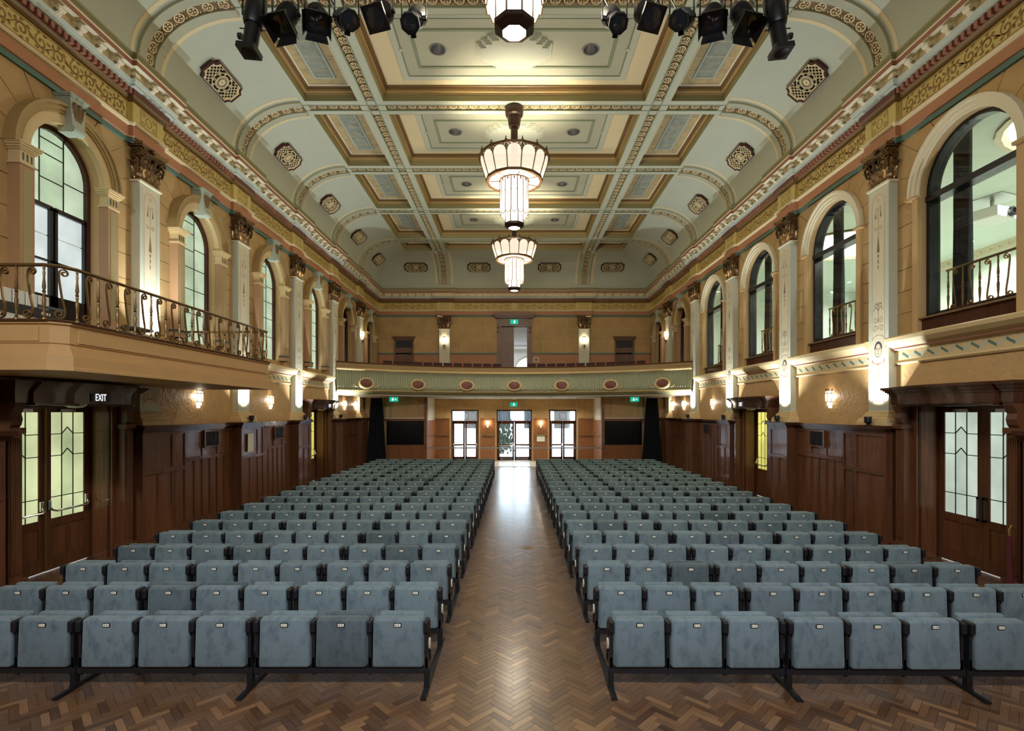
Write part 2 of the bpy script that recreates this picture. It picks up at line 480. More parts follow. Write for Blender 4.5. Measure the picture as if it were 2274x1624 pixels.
ZS = 6.51
DOOR_BAY = {-1: (0, 3), 1: (0, 2)}
WALL = {}
def opening(s, b):
    if s == 1 and b < 4: return (.92, 4.05)
    if s == -1 and b == 0: return (.70, 3.72)
    return (.70, 4.2 if b < 4 else 3.6)
for s, nm in ((-1, 'wall_left'), (1, 'wall_right')):
    mb = MB()
    edges = [6.65]+PY[1:]+[YB]           # bay limits
    # plain run beside the stage
    mb.box(*sorted((s*7.3, s*7.62)), YN, 6.65, 0, 9.3)
    for b in range(6):
        ya, yb = edges[b], edges[b+1]; yc = BC[b]
        r, zb = opening(s, b)
        if b in DOOR_BAY[s]:
            for a, c in ((ya, yc-.9), (yc+.9, yb)): mb.box(*sorted((s*7.3, s*7.62)), a, c, 0, 2.78)
            mb.box(*sorted((s*7.3, s*7.62)), ya, yb, 2.78, 3.60)
        else: mb.box(*sorted((s*7.3, s*7.62)), ya, yb, 0, 3.60)
        for p in bay_polys(yc, ya, yb, 3.60, 7.74, zb, ZS, r, 0): wall_piece(mb, s, p, XW+.03, XW+.08)
    mb.box(*sorted((s*(XW), s*(XW+.1))), 6.65, YB, 7.70, 9.5)
    W_ = struct(mb.build(nm, ['joint'] if False else 'stucco'), 'ochre painted side wall with stucco below and stone-coursed upper storey'); WALL[s] = W_
    jm = MB()
    for b in range(6):
        ya, yb = edges[b], edges[b+1]
        r, zb = opening(s, b)
        for p in bay_polys(BC[b], ya, yb, 3.60, 7.74, zb, ZS, r, 0): wall_piece(jm, s, p, XW+.022, XW+.028)
        for p in bay_polys(BC[b], ya, yb, 3.60, 7.74, zb, ZS, r, .006):
            st = MB(); wall_piece(st, s, p, XW+random.uniform(-.004, .002), XW+.026); st.build('stone_block', 'stone', W_)
    jm.build('mortar_joint', 'joint', W_)
    # outer shell so that only real openings let daylight in
for s in (-1,):
    struct(MB().box(-9.4, -9.3, YN, 29, -.2, 11.6).build('light_shell_left', 'white'), 'added light-blocking shell behind the leaded windows')
struct(MB().box(-8, 8, YN-.2, YN, -.2, 11.6).build('wall_stage', 'curtain'), 'dark stage end behind the photographer')
struct(MB().box(-9.4, -7.3, YN-.2, YN, -.2, 11.6).box(7.3, 8, YN-.2, YN, -.2, 11.6).build('wall_stage_return', 'curtain'), 'dark return beside the stage')

# back wall, upper storey (with the open door) and lower storey (with three street doors)
def back_wall():
    mb = MB(); y0, y1 = YB, YB+.3
    mb.box(-7.6, -.85, y0, y1, 3.3, 9.5); mb.box(.85, 7.6, y0, y1, 3.3, 9.5); mb.box(-.85, .85, y0, y1, 7.2, 9.5)
    # lower, at the street-door plane
    for a, c in ((-8, -3.36), (-1.92, -.93), (.93, 1.88), (3.32, 8)): mb.box(a, c, y0, y1, 0, 2.74)
    mb.box(-8, 8, y0, y1, 2.74, 3.4)
    W_ = struct(mb.build('wall_back', 'stucco'), 'ochre end wall behind the gallery with stucco below'); WALL[0] = W_
    zs = [4.0, 5.78, 6.42, 7.06, 7.72]
    for i in range(1, 4):
        for a, c in ((-7.3, -.92), (.92, 7.3)):
            n = 5; off = .5 if i % 2 else 0
            xs = [a]+[a+(c-a)*(j+off)/n for j in range(1 if not off else 0, n+1) if a+.2 < a+(c-a)*(j+off)/n < c-.2]+[c]
            for j in range(len(xs)-1):
                MB().box(xs[j]+.006, xs[j+1]-.006, YB-.026, YB+.01, zs[i]+.006, zs[i+1]-.006).build('stone_block', 'stone', W_)
    mb = MB(); mb.box(-7.3, -.92, YB-.018, YB-.002, 5.78, 7.72); mb.box(.92, 7.3, YB-.018, YB-.002, 5.78, 7.72); mb.build('mortar_joint', 'joint', W_)
    mb = MB(); mb.box(-7.3, -.92, YB-.03, YB+.01, 3.6, 5.70).box(.92, 7.3, YB-.03, YB+.01, 3.6, 5.70); mb.build('dado', 'terracotta', W_)
    mb = MB(); mb.box(-7.3, -.92, YB-.06, YB+.01, 5.70, 5.78).box(.92, 7.3, YB-.06, YB+.01, 5.70, 5.78); mb.build('dado_rail', 'teal', W_)
    # lower wooden wainscot between the doors
    mb = MB()
    for a, c in ((-4.3, -3.46), (-1.82, -1.03), (1.03, 1.78), (3.42, 4.3)): mb.box(a, c, YB-.05, YB, 0, 2.27).box(a, c, YB-.09, YB, 2.22, 2.28)
    mb.build('wainscot', 'oak', W_)
back_wall()

# ================================================================== CORNICE (one run round the room)
def upath(br, step=.36):
    P = []
    pk = PY
    P.append((-XW, YN))
    for y in pk: P += [(-XW, y-step), (-XW+br, y-step), (-XW+br, y+step), (-XW, y+step)]
    P.append((-XW, YB))
    for x in (-3.72, 3.72): P += [(x-step, YB), (x-step, YB-br), (x+step, YB-br), (x+step, YB)]
    P.append((XW, YB))
    for y in reversed(pk): P += [(XW, y+step), (XW-br, y+step), (XW-br, y-step), (XW, y-step)]
    P.append((XW, YN))
    return P
def sweep(path, prof, mb=None):
    mb = mb or MB(); n = len(path); nor = []
    for i in range(n-1):
        d = Vector((path[i+1][0]-path[i][0], path[i+1][1]-path[i][1])).normalized(); nor.append(Vector((d.y, -d.x)))
    rings = []
    for i in range(n):
        a = nor[max(0, i-1)]; b = nor[min(n-2, i)]
        m = (a+b)/(1+a.dot(b)) if i not in (0, n-1) else (nor[0] if i == 0 else nor[-1])
        rings.append([(path[i][0]+m.x*d, path[i][1]+m.y*d, z) for d, z in prof])
    return mb.loft(rings, closed=False)
BANDS = [
 ('architrave', 'teal', [(-.02,7.70),(.05,7.70),(.05,7.79)]),
 ('fascia', 'terracotta', [(.05,7.79),(.08,7.80),(.08,7.99)]),
 ('bead', 'cream', [(.08,7.99),(.12,8.0),(.135,8.03),(.12,8.06),(.06,8.09)]),
 ('frieze_board', 'frieze', [(.06,8.09),(.06,8.45)]),
 ('ovolo', 'gold_dark', [(.06,8.45),(.09,8.46),(.12,8.49),(.14,8.54)]),
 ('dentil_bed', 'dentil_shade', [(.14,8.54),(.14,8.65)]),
 ('cyma', 'iceblue', [(.14,8.65),(.21,8.66),(.21,8.69),(.23,8.71),(.26,8.76)]),
 ('modillion_bed', 'cream', [(.26,8.76),(.16,8.765),(.16,8.94)]),
 ('soffit', 'cream_pale', [(.16,8.94),(.345,8.94)]),
 ('corona', 'rose', [(.345,8.94),(.345,9.03)]),
 ('gilt_line', 'cream', [(.345,9.03),(.36,9.035),(.36,9.05)]),
 ('crown', 'olive', [(.36,9.05),(.325,9.07),(.33,9.11),(.355,9.14),(.36,9.18),(.0,9.19)]),
]
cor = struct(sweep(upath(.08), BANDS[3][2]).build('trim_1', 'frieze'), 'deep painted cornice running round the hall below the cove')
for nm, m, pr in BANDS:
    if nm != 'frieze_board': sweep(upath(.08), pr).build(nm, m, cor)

# modillions (scrolled brackets) and dentils, one by one
def modillion_mesh():
    mb = MB()
    prof = [(0,0),(.045,-.012),(.07,-.055),(.10,-.075),(.125,-.055),(.15,-.035),(.175,-.06),(.185,-.10),(.165,-.135),(.13,-.13),(.10,-.10),(.06,-.115),(.03,-.16),(0,-.175)]
    mb.ext([(-.055, d, z) for d, z in prof], (.11, 0, 0))
    mb.box(-.075, .075, 0, .185, -.012, .012)
    for sx in (-.058, .058):
        mb.ext([(sx+(.006 if sx > 0 else -.006), .15+.035*cos(a*pi/4), -.09+.035*sin(a*pi/4)) for a in range(8)], (-.012 if sx > 0 else .012, 0, 0))
    # acanthus under the scroll
    rows = []
    for i in range(5):
        t = i/4; y = .02+.15*t; z = -.17+.05*t-.05*sin(pi*t)
        hw = .03+.03*sin(pi*min(1, t*1.2)); rows.append([(-hw, y, z+.018), (-hw*.45, y, z-.004), (0, y, z+.008), (hw*.45, y, z-.004), (hw, y, z+.018)])
    mb.loft(rows, closed=False)
    return mb.mesh('modillion', 'cream_pale')
def dentil_mesh():
    return MB().box(-.031, .031, 0, .055, -.095, 0).mesh('dentil', 'rose')
MOD, DEN = modillion_mesh(), dentil_mesh()
def run_positions(a, c, step):
    n = max(1, round((c-a)/step)); return [a+(c-a)*(i+.5)/n for i in range(n)]
den_rest = MB()
for s in (-1, 1):
    rz = -pi/2 if s < 0 else pi/2
    rot = Matrix.Rotation(rz, 4, 'Z')
    ks = PY+[YB]
    for k in range(len(ks)-1):
        if k == 0: pass
        a = ks[k]+.36; c = ks[k+1]-(.36 if k+1 < len(PY) else .34)
        for y in run_positions(a, c, .40):
            if y > 6.9: ob('modillion', MOD, cor, mtx=Matrix.Translation((s*(XW-.16), y, 8.935)) @ rot)
        for y in run_positions(a, c, .118):
            if y < 6.9: continue
            mt = Matrix.Translation((s*(XW-.14), y, 8.645)) @ rot
            if k < 3: ob('dentil', DEN, cor, mtx=mt)
            else: den_rest.add([mt @ v.co for v in DEN.vertices], [tuple(p.vertices) for p in DEN.polygons])
        if ks[k] > 6 :
            for dy in (-.18, .18):
                if ks[k]+dy > 6.9: ob('modillion', MOD, cor, mtx=Matrix.Translation((s*(XW-.24), ks[k]+dy, 8.935)) @ rot)
rot = Matrix.Rotation(pi, 4, 'Z')
bx = [-7.0, -3.72, 3.72, 7.0]
for i in range(3):
    a = bx[i]+(.36 if i else 0); c = bx[i+1]-(.36 if i < 2 else 0)
    for x in run_positions(a, c, .40): ob('modillion', MOD, cor, mtx=Matrix.Translation((x, YB-.16, 8.935)) @ rot)
    for x in run_positions(a, c, .118):
        mt = Matrix.Translation((x, YB-.14, 8.645)) @ rot
        den_rest.add([mt @ v.co for v in DEN.vertices], [tuple(p.vertices) for p in DEN.polygons])
den_rest.build('far_dentils', 'rose', cor, kind='stuff')

# painted frieze: running scroll between ruled lines, one motif mesh per run length
def frieze_scroll(L_):
    mb = MB(); n = max(2, int(round(L_/.33))); p = L_/n; h = .125
    nrm = (0, 1, 0)
    def R(pts, wd): mb.ribbon([(x, 0, z) for x, z in pts], nrm, wd)
    stem = [(-L_/2+L_*i/(n*12), .075*sin(2*pi*i/24)) for i in range(n*12+1)]
    R(stem, .02)
    for k in range(n):
        cx = -L_/2+p*(k+.5); sg = 1 if k % 2 == 0 else -1
        sp = spiral(cx, -sg*.012, .018, .105, sg*pi*.2, -sg*1.25, 16)
        R(sp, [.034-.014*i/16 for i in range(17)])
        for q in range(7):
            a = sg*(.5+q*.8); rr = .115
            x, z = cx+rr*cos(a), -sg*.012+rr*sin(a)
            if abs(z) > h: z = h*(1 if z > 0 else -1)
            x2, z2 = cx+(rr+.05)*cos(a+.45), -sg*.012+(rr+.05)*sin(a+.45)
            z2 = max(-.145, min(.145, z2))
            R([(x, z), ((x+x2)/2+.01, (z+z2)/2), (x2, z2)], [.010, .052, .006])
    mb.mi(1)
    for z in (-.155, .155): R([(-L_/2-.05, z), (L_/2+.05, z)], .009)
    for x in (-L_/2-.05, L_/2+.05): R([(x, -.155), (x, .155)], .009)
    return mb.mesh('frieze_scroll', ['frieze_scroll', 'frieze_line'])
FR = {}
def frieze_at(mtx, L_):
    key = round(L_, 2)
    if key not in FR: FR[key] = frieze_scroll(L_)
    ob('frieze_painting', FR[key], cor, mtx=mtx, kind='stuff')
def frieze_square():
    mb = MB()
    def R(pts, wd): mb.ribbon([(x, 0, z) for x, z in pts], (0,1,0), wd)
    R([(.075*cos(a*pi/8), .085*sin(a*pi/8)) for a in range(17)], .014)
    for sx in (-1, 1):
        for sz in (-1, 1):
            R([(sx*(.09+x), sz*(.06+z)) for x, z in spiral(.05, .03, .012, .05, 0, 1.1, 12)], .013)
    mb.mi(1)
    for z in (-.145, .145): R([(-.22, z), (.22, z)], .009)
    for x in (-.22, .22): R([(x, -.145), (x, .145)], .009)
    return mb.mesh('frieze_square', ['frieze_scroll', 'frieze_line'])
FSQ = frieze_square()
for s in (-1, 1):
    rot = Matrix.Rotation(-pi/2 if s < 0 else pi/2, 4, 'Z')
    ks = PY+[YB-.2]
    for k in range(len(ks)-1):
        a = ks[k]+.42; c = ks[k+1]-.42
        frieze_at(Matrix.Translation((s*(XW-.064), (a+c)/2, 8.27)) @ rot, c-a-.2)
        if k: ob('frieze_rosette', FSQ, cor, mtx=Matrix.Translation((s*(XW-.144), ks[k], 8.27)) @ rot, kind='stuff')
rot = Matrix.Rotation(pi, 4, 'Z')
for a, c in ((-7.1, -4.14), (-3.30, -.12), (.12, 3.30), (4.14, 7.1)): frieze_at(Matrix.Translation(((a+c)/2, YB-.064, 8.27)) @ rot, c-a-.2)
for x in (-3.72, 3.72): ob('frieze_rosette', FSQ, cor, mtx=Matrix.Translation((x, YB-.144, 8.27)) @ rot, kind='stuff')
MB().box(-.1, .1, YB-.09, YB-.02, 8.09, 8.45).build('frieze_block', 'tan_light', cor)

# ================================================================== CEILING
ceil = struct(MB().box(-9.3, 9.3, YN, 29, 11.35, 11.6).build('ceiling', 'sage_dark'), 'coffered ceiling with deep ribs and a curved cove')
def cove_pt(t, off=0.):
    x = 5.55+1.65*cos(t); z = 9.42+1.23*sin(t)
    nx, nz = cos(t)/1.65, sin(t)/1.23; l = math.hypot(nx, nz)
    return (x-nx/l*off, z-nz/l*off)
NT = 14
cprof = [(XW-7.22, 9.15), (XW-7.2, 9.42)]+[(XW-cove_pt(pi/2*i/NT)[0], cove_pt(pi/2*i/NT)[1]) for i in range(1, NT+1)]
sweep([(-XW, YN), (-XW, YB), (XW, YB), (XW, YN)], cprof).build('cove_vault', 'cove', ceil, smooth=True)
RIBY = [10.17+BAY*k for k in range(0, 5)]
YC = YB-1.77                                    # where the back cove meets the flat
mb = MB()
# plain ceiling over the stage end, above the frame
mb.box(-5.6, 5.6, YN, 9.87, CZ, CZ+.1)
for y in RIBY:
    for a, c in ((-.30, -.12), (.12, .30)): mb.box(-5.6, 5.6, y+a, y+c, CZ, CZ+.12)
for x in (-1, 1):
    for a, c in ((3.39, 3.60), (3.84, 4.05), (5.42, 5.62)): mb.box(*sorted((x*a, x*c)), 9.8, YC+.05, CZ-.002, CZ+.12)
mb.box(-5.6, 5.6, YC-.2, YC+.05, CZ+.001, CZ+.12)
mb.build('soffit_strip', 'sage_light', ceil)
mb = MB()
for y in RIBY: mb.box(-5.6, 5.6, y-.12, y+.12, CZ+.05, CZ+.12)
for x in (-1, 1): mb.box(*sorted((x*3.60, x*3.84)), 9.8, YC+.05, CZ+.053, CZ+.12)
mb.build('rib_channel', 'gold_dark', ceil)
# bead lines along ribs
mb = MB()
for y in RIBY:
    for a in (-.12, .12): mb.box(-5.6, 5.6, y+a-.012, y+a+.012, CZ-.01, CZ+.02)
for x in (-1, 1):
    for a in (3.60, 3.84): mb.box(*sorted((x*(a-.012), x*(a+.012))), 9.8, YC, CZ-.012, CZ+.022)
mb.build('rib_bead', 'sage_dark', ceil)

# guilloche of rings and rosettes in the rib channels
def rosette(mb, mtx):
    o = MB(); o.mi(0)
    R0 = [(.100, 0), (.108, -.018), (.084, -.022), (.078, 0)]
    o.loft([[(r*cos(2*pi*i/10), r*sin(2*pi*i/10), z) for i in range(10)] for r, z in R0], True, False)
    for q in range(4):
        a = q*pi/2+pi/4
        o.add([(.018*cos(a), .018*sin(a), -.012), (.05*cos(a-.5), .05*sin(a-.5), -.014), (.07*cos(a), .07*sin(a), -.010), (.05*cos(a+.5), .05*sin(a+.5), -.014)], [(0,1,2,3)])
    o.mi(1); o.add([(.02*cos(2*pi*i/6), .02*sin(2*pi*i/6), -.02) for i in range(6)], [tuple(range(6))])
    o.mi(0)
    for sx in (-1, 1):
        for sy in (-1, 1):
            o.add([(sx*.13, sy*.10, -.008), (sx*.13, sy*.05, -.008), (sx*.112, sy*.075, -.008), (sx*.095, sy*.10, -.008)], [(0,1,2,3)])
    k = len(mb.v)
    mb.v += [tuple(mtx @ Vector(p)) for p in o.v]; mb.f += [tuple(i+k for i in f) for f in o.f]; mb.m += o.m
rm = MB()
for y in RIBY:
    for a, c in ((-5.5, -4.07), (-3.37, 3.37), (4.07, 5.5)):
        for x in run_positions(a, c, .265): rosette(rm, Matrix.Translation((x, y, CZ+.048)))
    for x in (-3.72, 3.72): rosette(rm, Matrix.Translation((x, y, CZ+.048)))
for x in (-3.72, 3.72):
    for i in range(len(RIBY)):
        a = RIBY[i]+.14; c = (RIBY[i+1]-.14) if i+1 < len(RIBY) else YC
        for y in run_positions(a, c, .265): rosette(rm, Matrix.Translation((x, y, CZ+.048)) @ Matrix.Rotation(pi/2, 4, 'Z'))
# ribs running down the cove
cr = MB(); cc = MB(); cb = MB()
TT = [pi/2*i/16 for i in range(17)]
def cove_map(kind, pos):
    if kind == 0: return lambda t, off, a: (lambda p: (pos[0]*p[0], pos[1]+a, p[1]))(cove_pt(t, off))       # side cove, pos=(side, y)
    return lambda t, off, a: (lambda p: (pos+a, YB-(XW-p[0]), p[1]))(cove_pt(t, off))                          # back cove, pos=x
maps = [cove_map(0, (s, y)) for y in RIBY for s in (-1, 1)]+[cove_map(1, x) for x in (-3.72, 3.72)]
for f in maps:
    for a, c in ((-.30, -.12), (.12, .30)):
        cr.loft([[f(t, -.02, a), f(t, .06, a), f(t, .06, c), f(t, -.02, c)] for t in TT], True, True)
    cc.loft([[f(t, .015, -.12), f(t, .015, .12)] for t in TT], False)
    for a in (-.42, .42):
        cb.loft([[f(t, .004, a-.045), f(t, .004, a+.045)] for t in TT], False)
    for i in range(8):
        t = pi/2*(i+.5)/8
        p = Vector(f(t, .018, 0)); du = (Vector(f(t+.01, .018, 0))-p).normalized(); dv = (Vector(f(t, .018, .1))-p).normalized(); dn = (p-Vector(f(t, .1, 0))).normalized()
        m4 = Matrix((( du.x, dv.x, dn.x, p.x), (du.y, dv.y, dn.y, p.y), (du.z, dv.z, dn.z, p.z), (0, 0, 0, 1)))
        rosette(rm, m4)
cr.build('cove_rib', 'sage', ceil, smooth=False); cc.build('cove_rib_channel', 'gold_dark', ceil); cb.build('cove_border', 'cream', ceil)
rm.build('guilloche', ['cream', 'terracotta'], ceil, kind='stuff')

# coffers
def rect_sweep(x0, x1, y0, y1, prof, mb=None):
    mb = mb or MB(); rings = []
    for ins, z in prof: rings.append([(x0+ins, y0+ins, z), (x1-ins, y0+ins, z), (x1-ins, y1-ins, z), (x0+ins, y1-ins, z)])
    return mb.loft(rings, True, False)
def frame_flat(mb, x0, x1, y0, y1, a, b, z, dz=.012):
    rect_sweep(x0, x1, y0, y1, [(a, z+.02), (a, z-dz), (b, z-dz), (b, z+.02)], mb)
def plate_hole(mb, x0, x1, y0, y1, cx, cy_, r, z, n=24):
    A = sorted([2*pi*i/n-pi+.001 for i in range(n)]+[math.atan2(b-cy_, a-cx) for a in (x0, x1) for b in (y0, y1)])
    inner = []; outer = []
    for a in A:
        c, d = cos(a), sin(a); t = 1e9
        if c > 1e-9: t = min(t, (x1-cx)/c)
        if c < -1e-9: t = min(t, (x0-cx)/c)
        if d > 1e-9: t = min(t, (y1-cy_)/d)
        if d < -1e-9: t = min(t, (y0-cy_)/d)
        inner.append((cx+r*c, cy_+r*d, z)); outer.append((cx+t*c, cy_+t*d, z))
    mb.loft([outer, inner], True, False)
def coffer(x0, x1, y0, y1, centre):
    rect_sweep(x0, x1, y0, y1, [(.004, CZ-.002), (.004, CZ+.155)]).build('coffer_side', 'olive', ceil)
    mb = rect_sweep(x0, x1, y0, y1, [(.004, CZ+.155), (.03, CZ+.16), (.03, CZ+.19), (.06, CZ+.20), (.075, CZ+.225), (.075, CZ+.25)])
    mb.build('coffer_moulding', 'gold', ceil)
    rect_sweep(x0, x1, y0, y1, [(.075, CZ+.25), (.10, CZ+.255), (.11, CZ+.29), (.14, CZ+.30), (.14, CP)]).build('coffer_moulding', 'gold_dark', ceil)
    if centre:
        mb = MB(); rect_sweep(x0, x1, y0, y1, [(.1, CP), (.70, CP), (.70, CP+.02)], mb); mb.build('coffer_panel', 'cream', ceil)
        mb = MB(); ym = (y0+y1)/2
        for xa, xb, cx in ((x0+.62, 0, -1.76), (0, x1-.62, 1.76)): plate_hole(mb, xa, xb, y0+.36, y1-.36, cx, ym, .165, CP-.012)
        mb.build('coffer_field', 'sage', ceil)
        mb = MB(); frame_flat(mb, x0+.62, x1-.62, y0+.36, y1-.36, 0, .14, CP-.012, .012); mb.build('stencil_band', 'sage_light', ceil)
        mb = MB(); frame_flat(mb, x0+.62, x1-.62, y0+.36, y1-.36, .46, .52, CP-.012, .02)
        frame_flat(mb, x0+.62, x1-.62, y0+.36, y1-.36, .155, .17, CP-.012, .014); mb.build('panel_bead', 'sage_dark', ceil)
    else:
        MB().box(x0+.1, x1-.1, y0+.1, y1-.1, CP, CP+.05).build('coffer_panel', 'mosaic_tan', ceil)
        mb = MB(); frame_flat(mb, x0, x1, y0, y1, .15, .19, CP, .03); mb.build('panel_fillet', 'cream_pale', ceil)
        w_ = (x1-x0)*.30
        if y1-y0 > 2:
            MB().box(x0+w_+.05, x1-w_-.05, y0+.46, y1-.46, CP-.010, CP+.01).build('coffer_field', 'mosaic_blue', ceil)
            mb = MB(); frame_flat(mb, x0+w_, x1-w_, y0+.42, y1-.42, 0, .055, CP, .022); mb.build('panel_bead', 'green_grey', ceil)
            n = 5
            for i in range(1, n):
                y = y0+.2+(y1-y0-.4)*i/n
                MB().box(x0+.19, x1-.19, y-.004, y+.004, CP-.0115, CP).build('panel_joint', 'cream', ceil)
cy = [(RIBY[i]+.30, RIBY[i+1]-.30) for i in range(4)]+[(RIBY[4]+.30, YC-.2)]
for y0, y1 in cy:
    coffer(-3.39, 3.39, y0, y1, y1-y0 > 2)
    coffer(-5.42, -4.05, y0, y1, False); coffer(4.05, 5.42, y0, y1, False)

# stepped plaster rose, recessed downlights and detectors in each centre coffer
def rose_mesh():
    mb = MB()
    for i, z in enumerate((0, -.035, -.07)):
        g = .05*i
        st = [(.86-g, .24-g*.5), (.74-g, .36-g*.5), (.60-g, .48-g*.5), (.44-g, .60-g*.5)]
        out = []
        for k, (x, y) in enumerate(st):
            if k: out.append((x, st[k-1][1]))
            out.append((x, y))
        q = out; full = q+[(-x, y) for x, y in reversed(q)]+[(-x, -y) for x, y in q]+[(x, -y) for x, y in reversed(q)]
        mb.ext([(x, y, z-.035) for x, y in full], (0, 0, .05))
    return mb.mesh('ceiling_rose', 'sage_light')
RS = rose_mesh()
for i, (y0, y1) in enumerate(cy[:4]):
    yc = (y0+y1)/2
    o = ob('plaster_rose', RS, ceil, loc=(0, yc, CP-.02))
    for sx in (-1, 1):
        t = thing('downlight', 'recessed steel downlight in the centre coffer, %s bay from the stage, %s' % (ORD[i], SIDE[sx]), 'downlight', (sx*1.76, yc, CP-.012), group='recessed downlights in the centre coffers')
        MB().lathe([(.20, 0), (.20, -.012), (.165, -.016), (.165, 0)], seg=20, caps=False).build('trim_ring', 'silver', t, smooth=True)
        MB().lathe([(.166, -.004), (.15, .12), (.11, .22)], seg=20, caps=False).build('reflector', 'silver', t, smooth=True)
        MB().lathe([(.112, .22), (.0, .221)], seg=12, caps=False).build('lamp_base', 'black', t, smooth=True)
        d = thing('smoke_detector', 'small round ceiling sensor beside the downlight, %s bay from the stage, %s' % (ORD[i], SIDE[sx]), 'sensor', (sx*2.62, yc, CP-.02), group='ceiling sensors')
        MB().lathe([(.05, 0), (.05, -.015), (.03, -.03), (0, -.032)], seg=12, caps=False).build('housing', 'sage_light', d, smooth=True)

# pierced ventilation grilles on the cove
def grille_meshes():
    hu, hv, c = .60, .27, .115
    def outline(k):
        u, v, q = hu*k+.02*(k-1), hv*k, c
        P = []
        for sx, sy in ((1,1), (-1,1), (-1,-1), (1,-1)):
            cx, cy_ = sx*u, sy*v
            arc = [(cx-sx*q*cos(a), cy_-sy*q*sin(a)) for a in [pi/2*i/4 for i in range(5)]]
            if sx*sy > 0: arc = arc
            else: arc = arc[::-1]
            P += arc[::-1] if sx*sy > 0 else arc[::-1]
        return P
    A = outline(1.0); B = outline(.91)
    A = sorted(A, key=lambda p: math.atan2(p[1]/hv, p[0]/hu)); B = sorted(B, key=lambda p: math.atan2(p[1]/hv, p[0]/hu))
    fr = MB().loft([[(x, y, -.05) for x, y in A], [(x, y, .05) for x, y in A], [(x, y, .055) for x, y in B], [(x, y, .012) for x, y in B]], True, False).mesh('frame', 'maroon_trim')
    C2 = sorted(outline(.85), key=lambda p: math.atan2(p[1]/hv, p[0]/hu))
    rim = MB().loft([[(x, y, .02) for x, y in B], [(x, y, .045) for x, y in B], [(x, y, .045) for x, y in C2], [(x, y, .012) for x, y in C2]], True, False).mesh('rim', 'cream')
    bk = MB(); bk.add([(x, y, .010) for x, y in A], [tuple(range(len(A)))]); bk = bk.mesh('backing', 'black')
    la = MB()
    def bar(p, q, w_=.0125):
        la.strap([(p[0], p[1], .03), (q[0], q[1], .03)], (0,0,1), .016, w_)
    U, V = .53, .222
    for sgn in (1, -1):
        for k in range(-12, 13):
            cst = (k+.5)*.105
            pts = []
            for u in (-U, U):
                v = sgn*(u-cst)
                if abs(v) <= V: pts.append((u, v))
            for v in (-V, V):
                u = sgn*v+cst
                if abs(u) <= U: pts.append((u, v))
            if len(pts) >= 2:
                pts.sort()
                # leave the centre for the rosette
                p, q = pts[0], pts[-1]; n = 12; run = []
                for i in range(n+1):
                    x = p[0]+(q[0]-p[0])*i/n; y = p[1]+(q[1]-p[1])*i/n
                    if (x/.25)**2+(y/.30)**2 > 1: run.append((x, y))
                    else:
                        if len(run) > 1: bar(run[0], run[-1])
                        run = []
                if len(run) > 1: bar(run[0], run[-1])
    for r in (.045, .135, .16): la.strap([(r*cos(2*pi*i/20), r*sin(2*pi*i/20), .03) for i in range(21)], (0,0,1), .018, .013 if r > .1 else .05)
    for i in range(16): a = 2*pi*i/16; bar((.06*cos(a), .06*sin(a)), (.135*cos(a), .135*sin(a)), .010)
    for sx in (-1, 1):
        la.strap([(sx*(.26*cos(a)), .225*sin(a), .03) for a in [-pi/2+pi*i/10 for i in range(11)]], (0,0,1), .018, .013)
        for sy in (-1, 1):
            la.strap([(sx*x, sy*y, .03) for x, y in spiral(.20, .085, .010, .042, 0, 1.2, 12)], (0,0,1), .016, .012)
            la.strap([(sx*x, sy*y, .03) for x, y in spiral(.125, .185, .010, .036, pi, 1.2, 12)], (0,0,1), .016, .012)
    return fr, rim, bk, la.mesh('lattice', 'cream')
GR = grille_meshes()
def grille(f, label):
    t = .74; p = Vector(f(t, .03, 0)); dv = (Vector(f(t+.02, .03, 0))-p).normalized(); du = (Vector(f(t, .03, .1))-p).normalized(); dn = du.cross(dv).normalized()
    if dn.dot(Vector(f(t, .13, 0))-p) < 0: du = -du; dn = -dn
    o = thing('cove_vent', label, 'vent', group='pierced cove vents')
    o.matrix_world = Matrix(((du.x, dv.x, dn.x, p.x), (du.y, dv.y, dn.y, p.y), (du.z, dv.z, dn.z, p.z), (0,0,0,1)))
    for nm, me in zip(('frame', 'rim', 'backing', 'lattice'), GR): ob(nm, me, o)
for s in (-1, 1):
    for i, y in enumerate([11.93+BAY*k for k in range(5)]):
        grille(cove_map(0, (s, min(y, 25.75))), 'octagonal pierced plaster vent on the cove, %s bay from the stage, %s' % (ORD[i], SIDE[s]))
for x, d in ((-5.15, 'outer one on the balcony side'), (-1.85, 'inner one on the balcony side'), (1.85, 'inner one on the clear-window side'), (5.15, 'outer one on the clear-window side')):
    grille(cove_map(1, x), 'octagonal pierced plaster vent above the gallery end wall, %s' % d)
# ================================================================== PILASTERS
def leaf_mesh(h, w_, curl):
    rows = []
    n = 8
    for i in range(n+1):
        t = i/n
        if t < .72: z = h*t/.86; y = -.012-.035*t
        else:
            a = (t-.72)/.28*2.4; z = h*.72/.86+curl*.9*sin(a); y = -.012-.025-curl*(1-cos(a))
        lob = .5+.5*sin(pi*min(1, t*1.05+.12)); lob *= 1+.16*(1 if i % 2 else -1)
        hw = w_/2*max(.25, lob)
        rows.append([(-hw, y+.022, z), (-hw*.55, y-.006, z), (-hw*.18, y+.008, z), (0, y-.010, z), (hw*.18, y+.008, z), (hw*.55, y-.006, z), (hw, y+.022, z)])
    return MB().loft(rows, closed=False).mesh('leaf', 'bronze', smooth=True)
LEAF_A, LEAF_B = leaf_mesh(.28, .20, .075), leaf_mesh(.47, .19, .085)
LEAF_K = leaf_mesh(.30, .19, .055); LEAF_K.materials[0] = M['gold_dark']
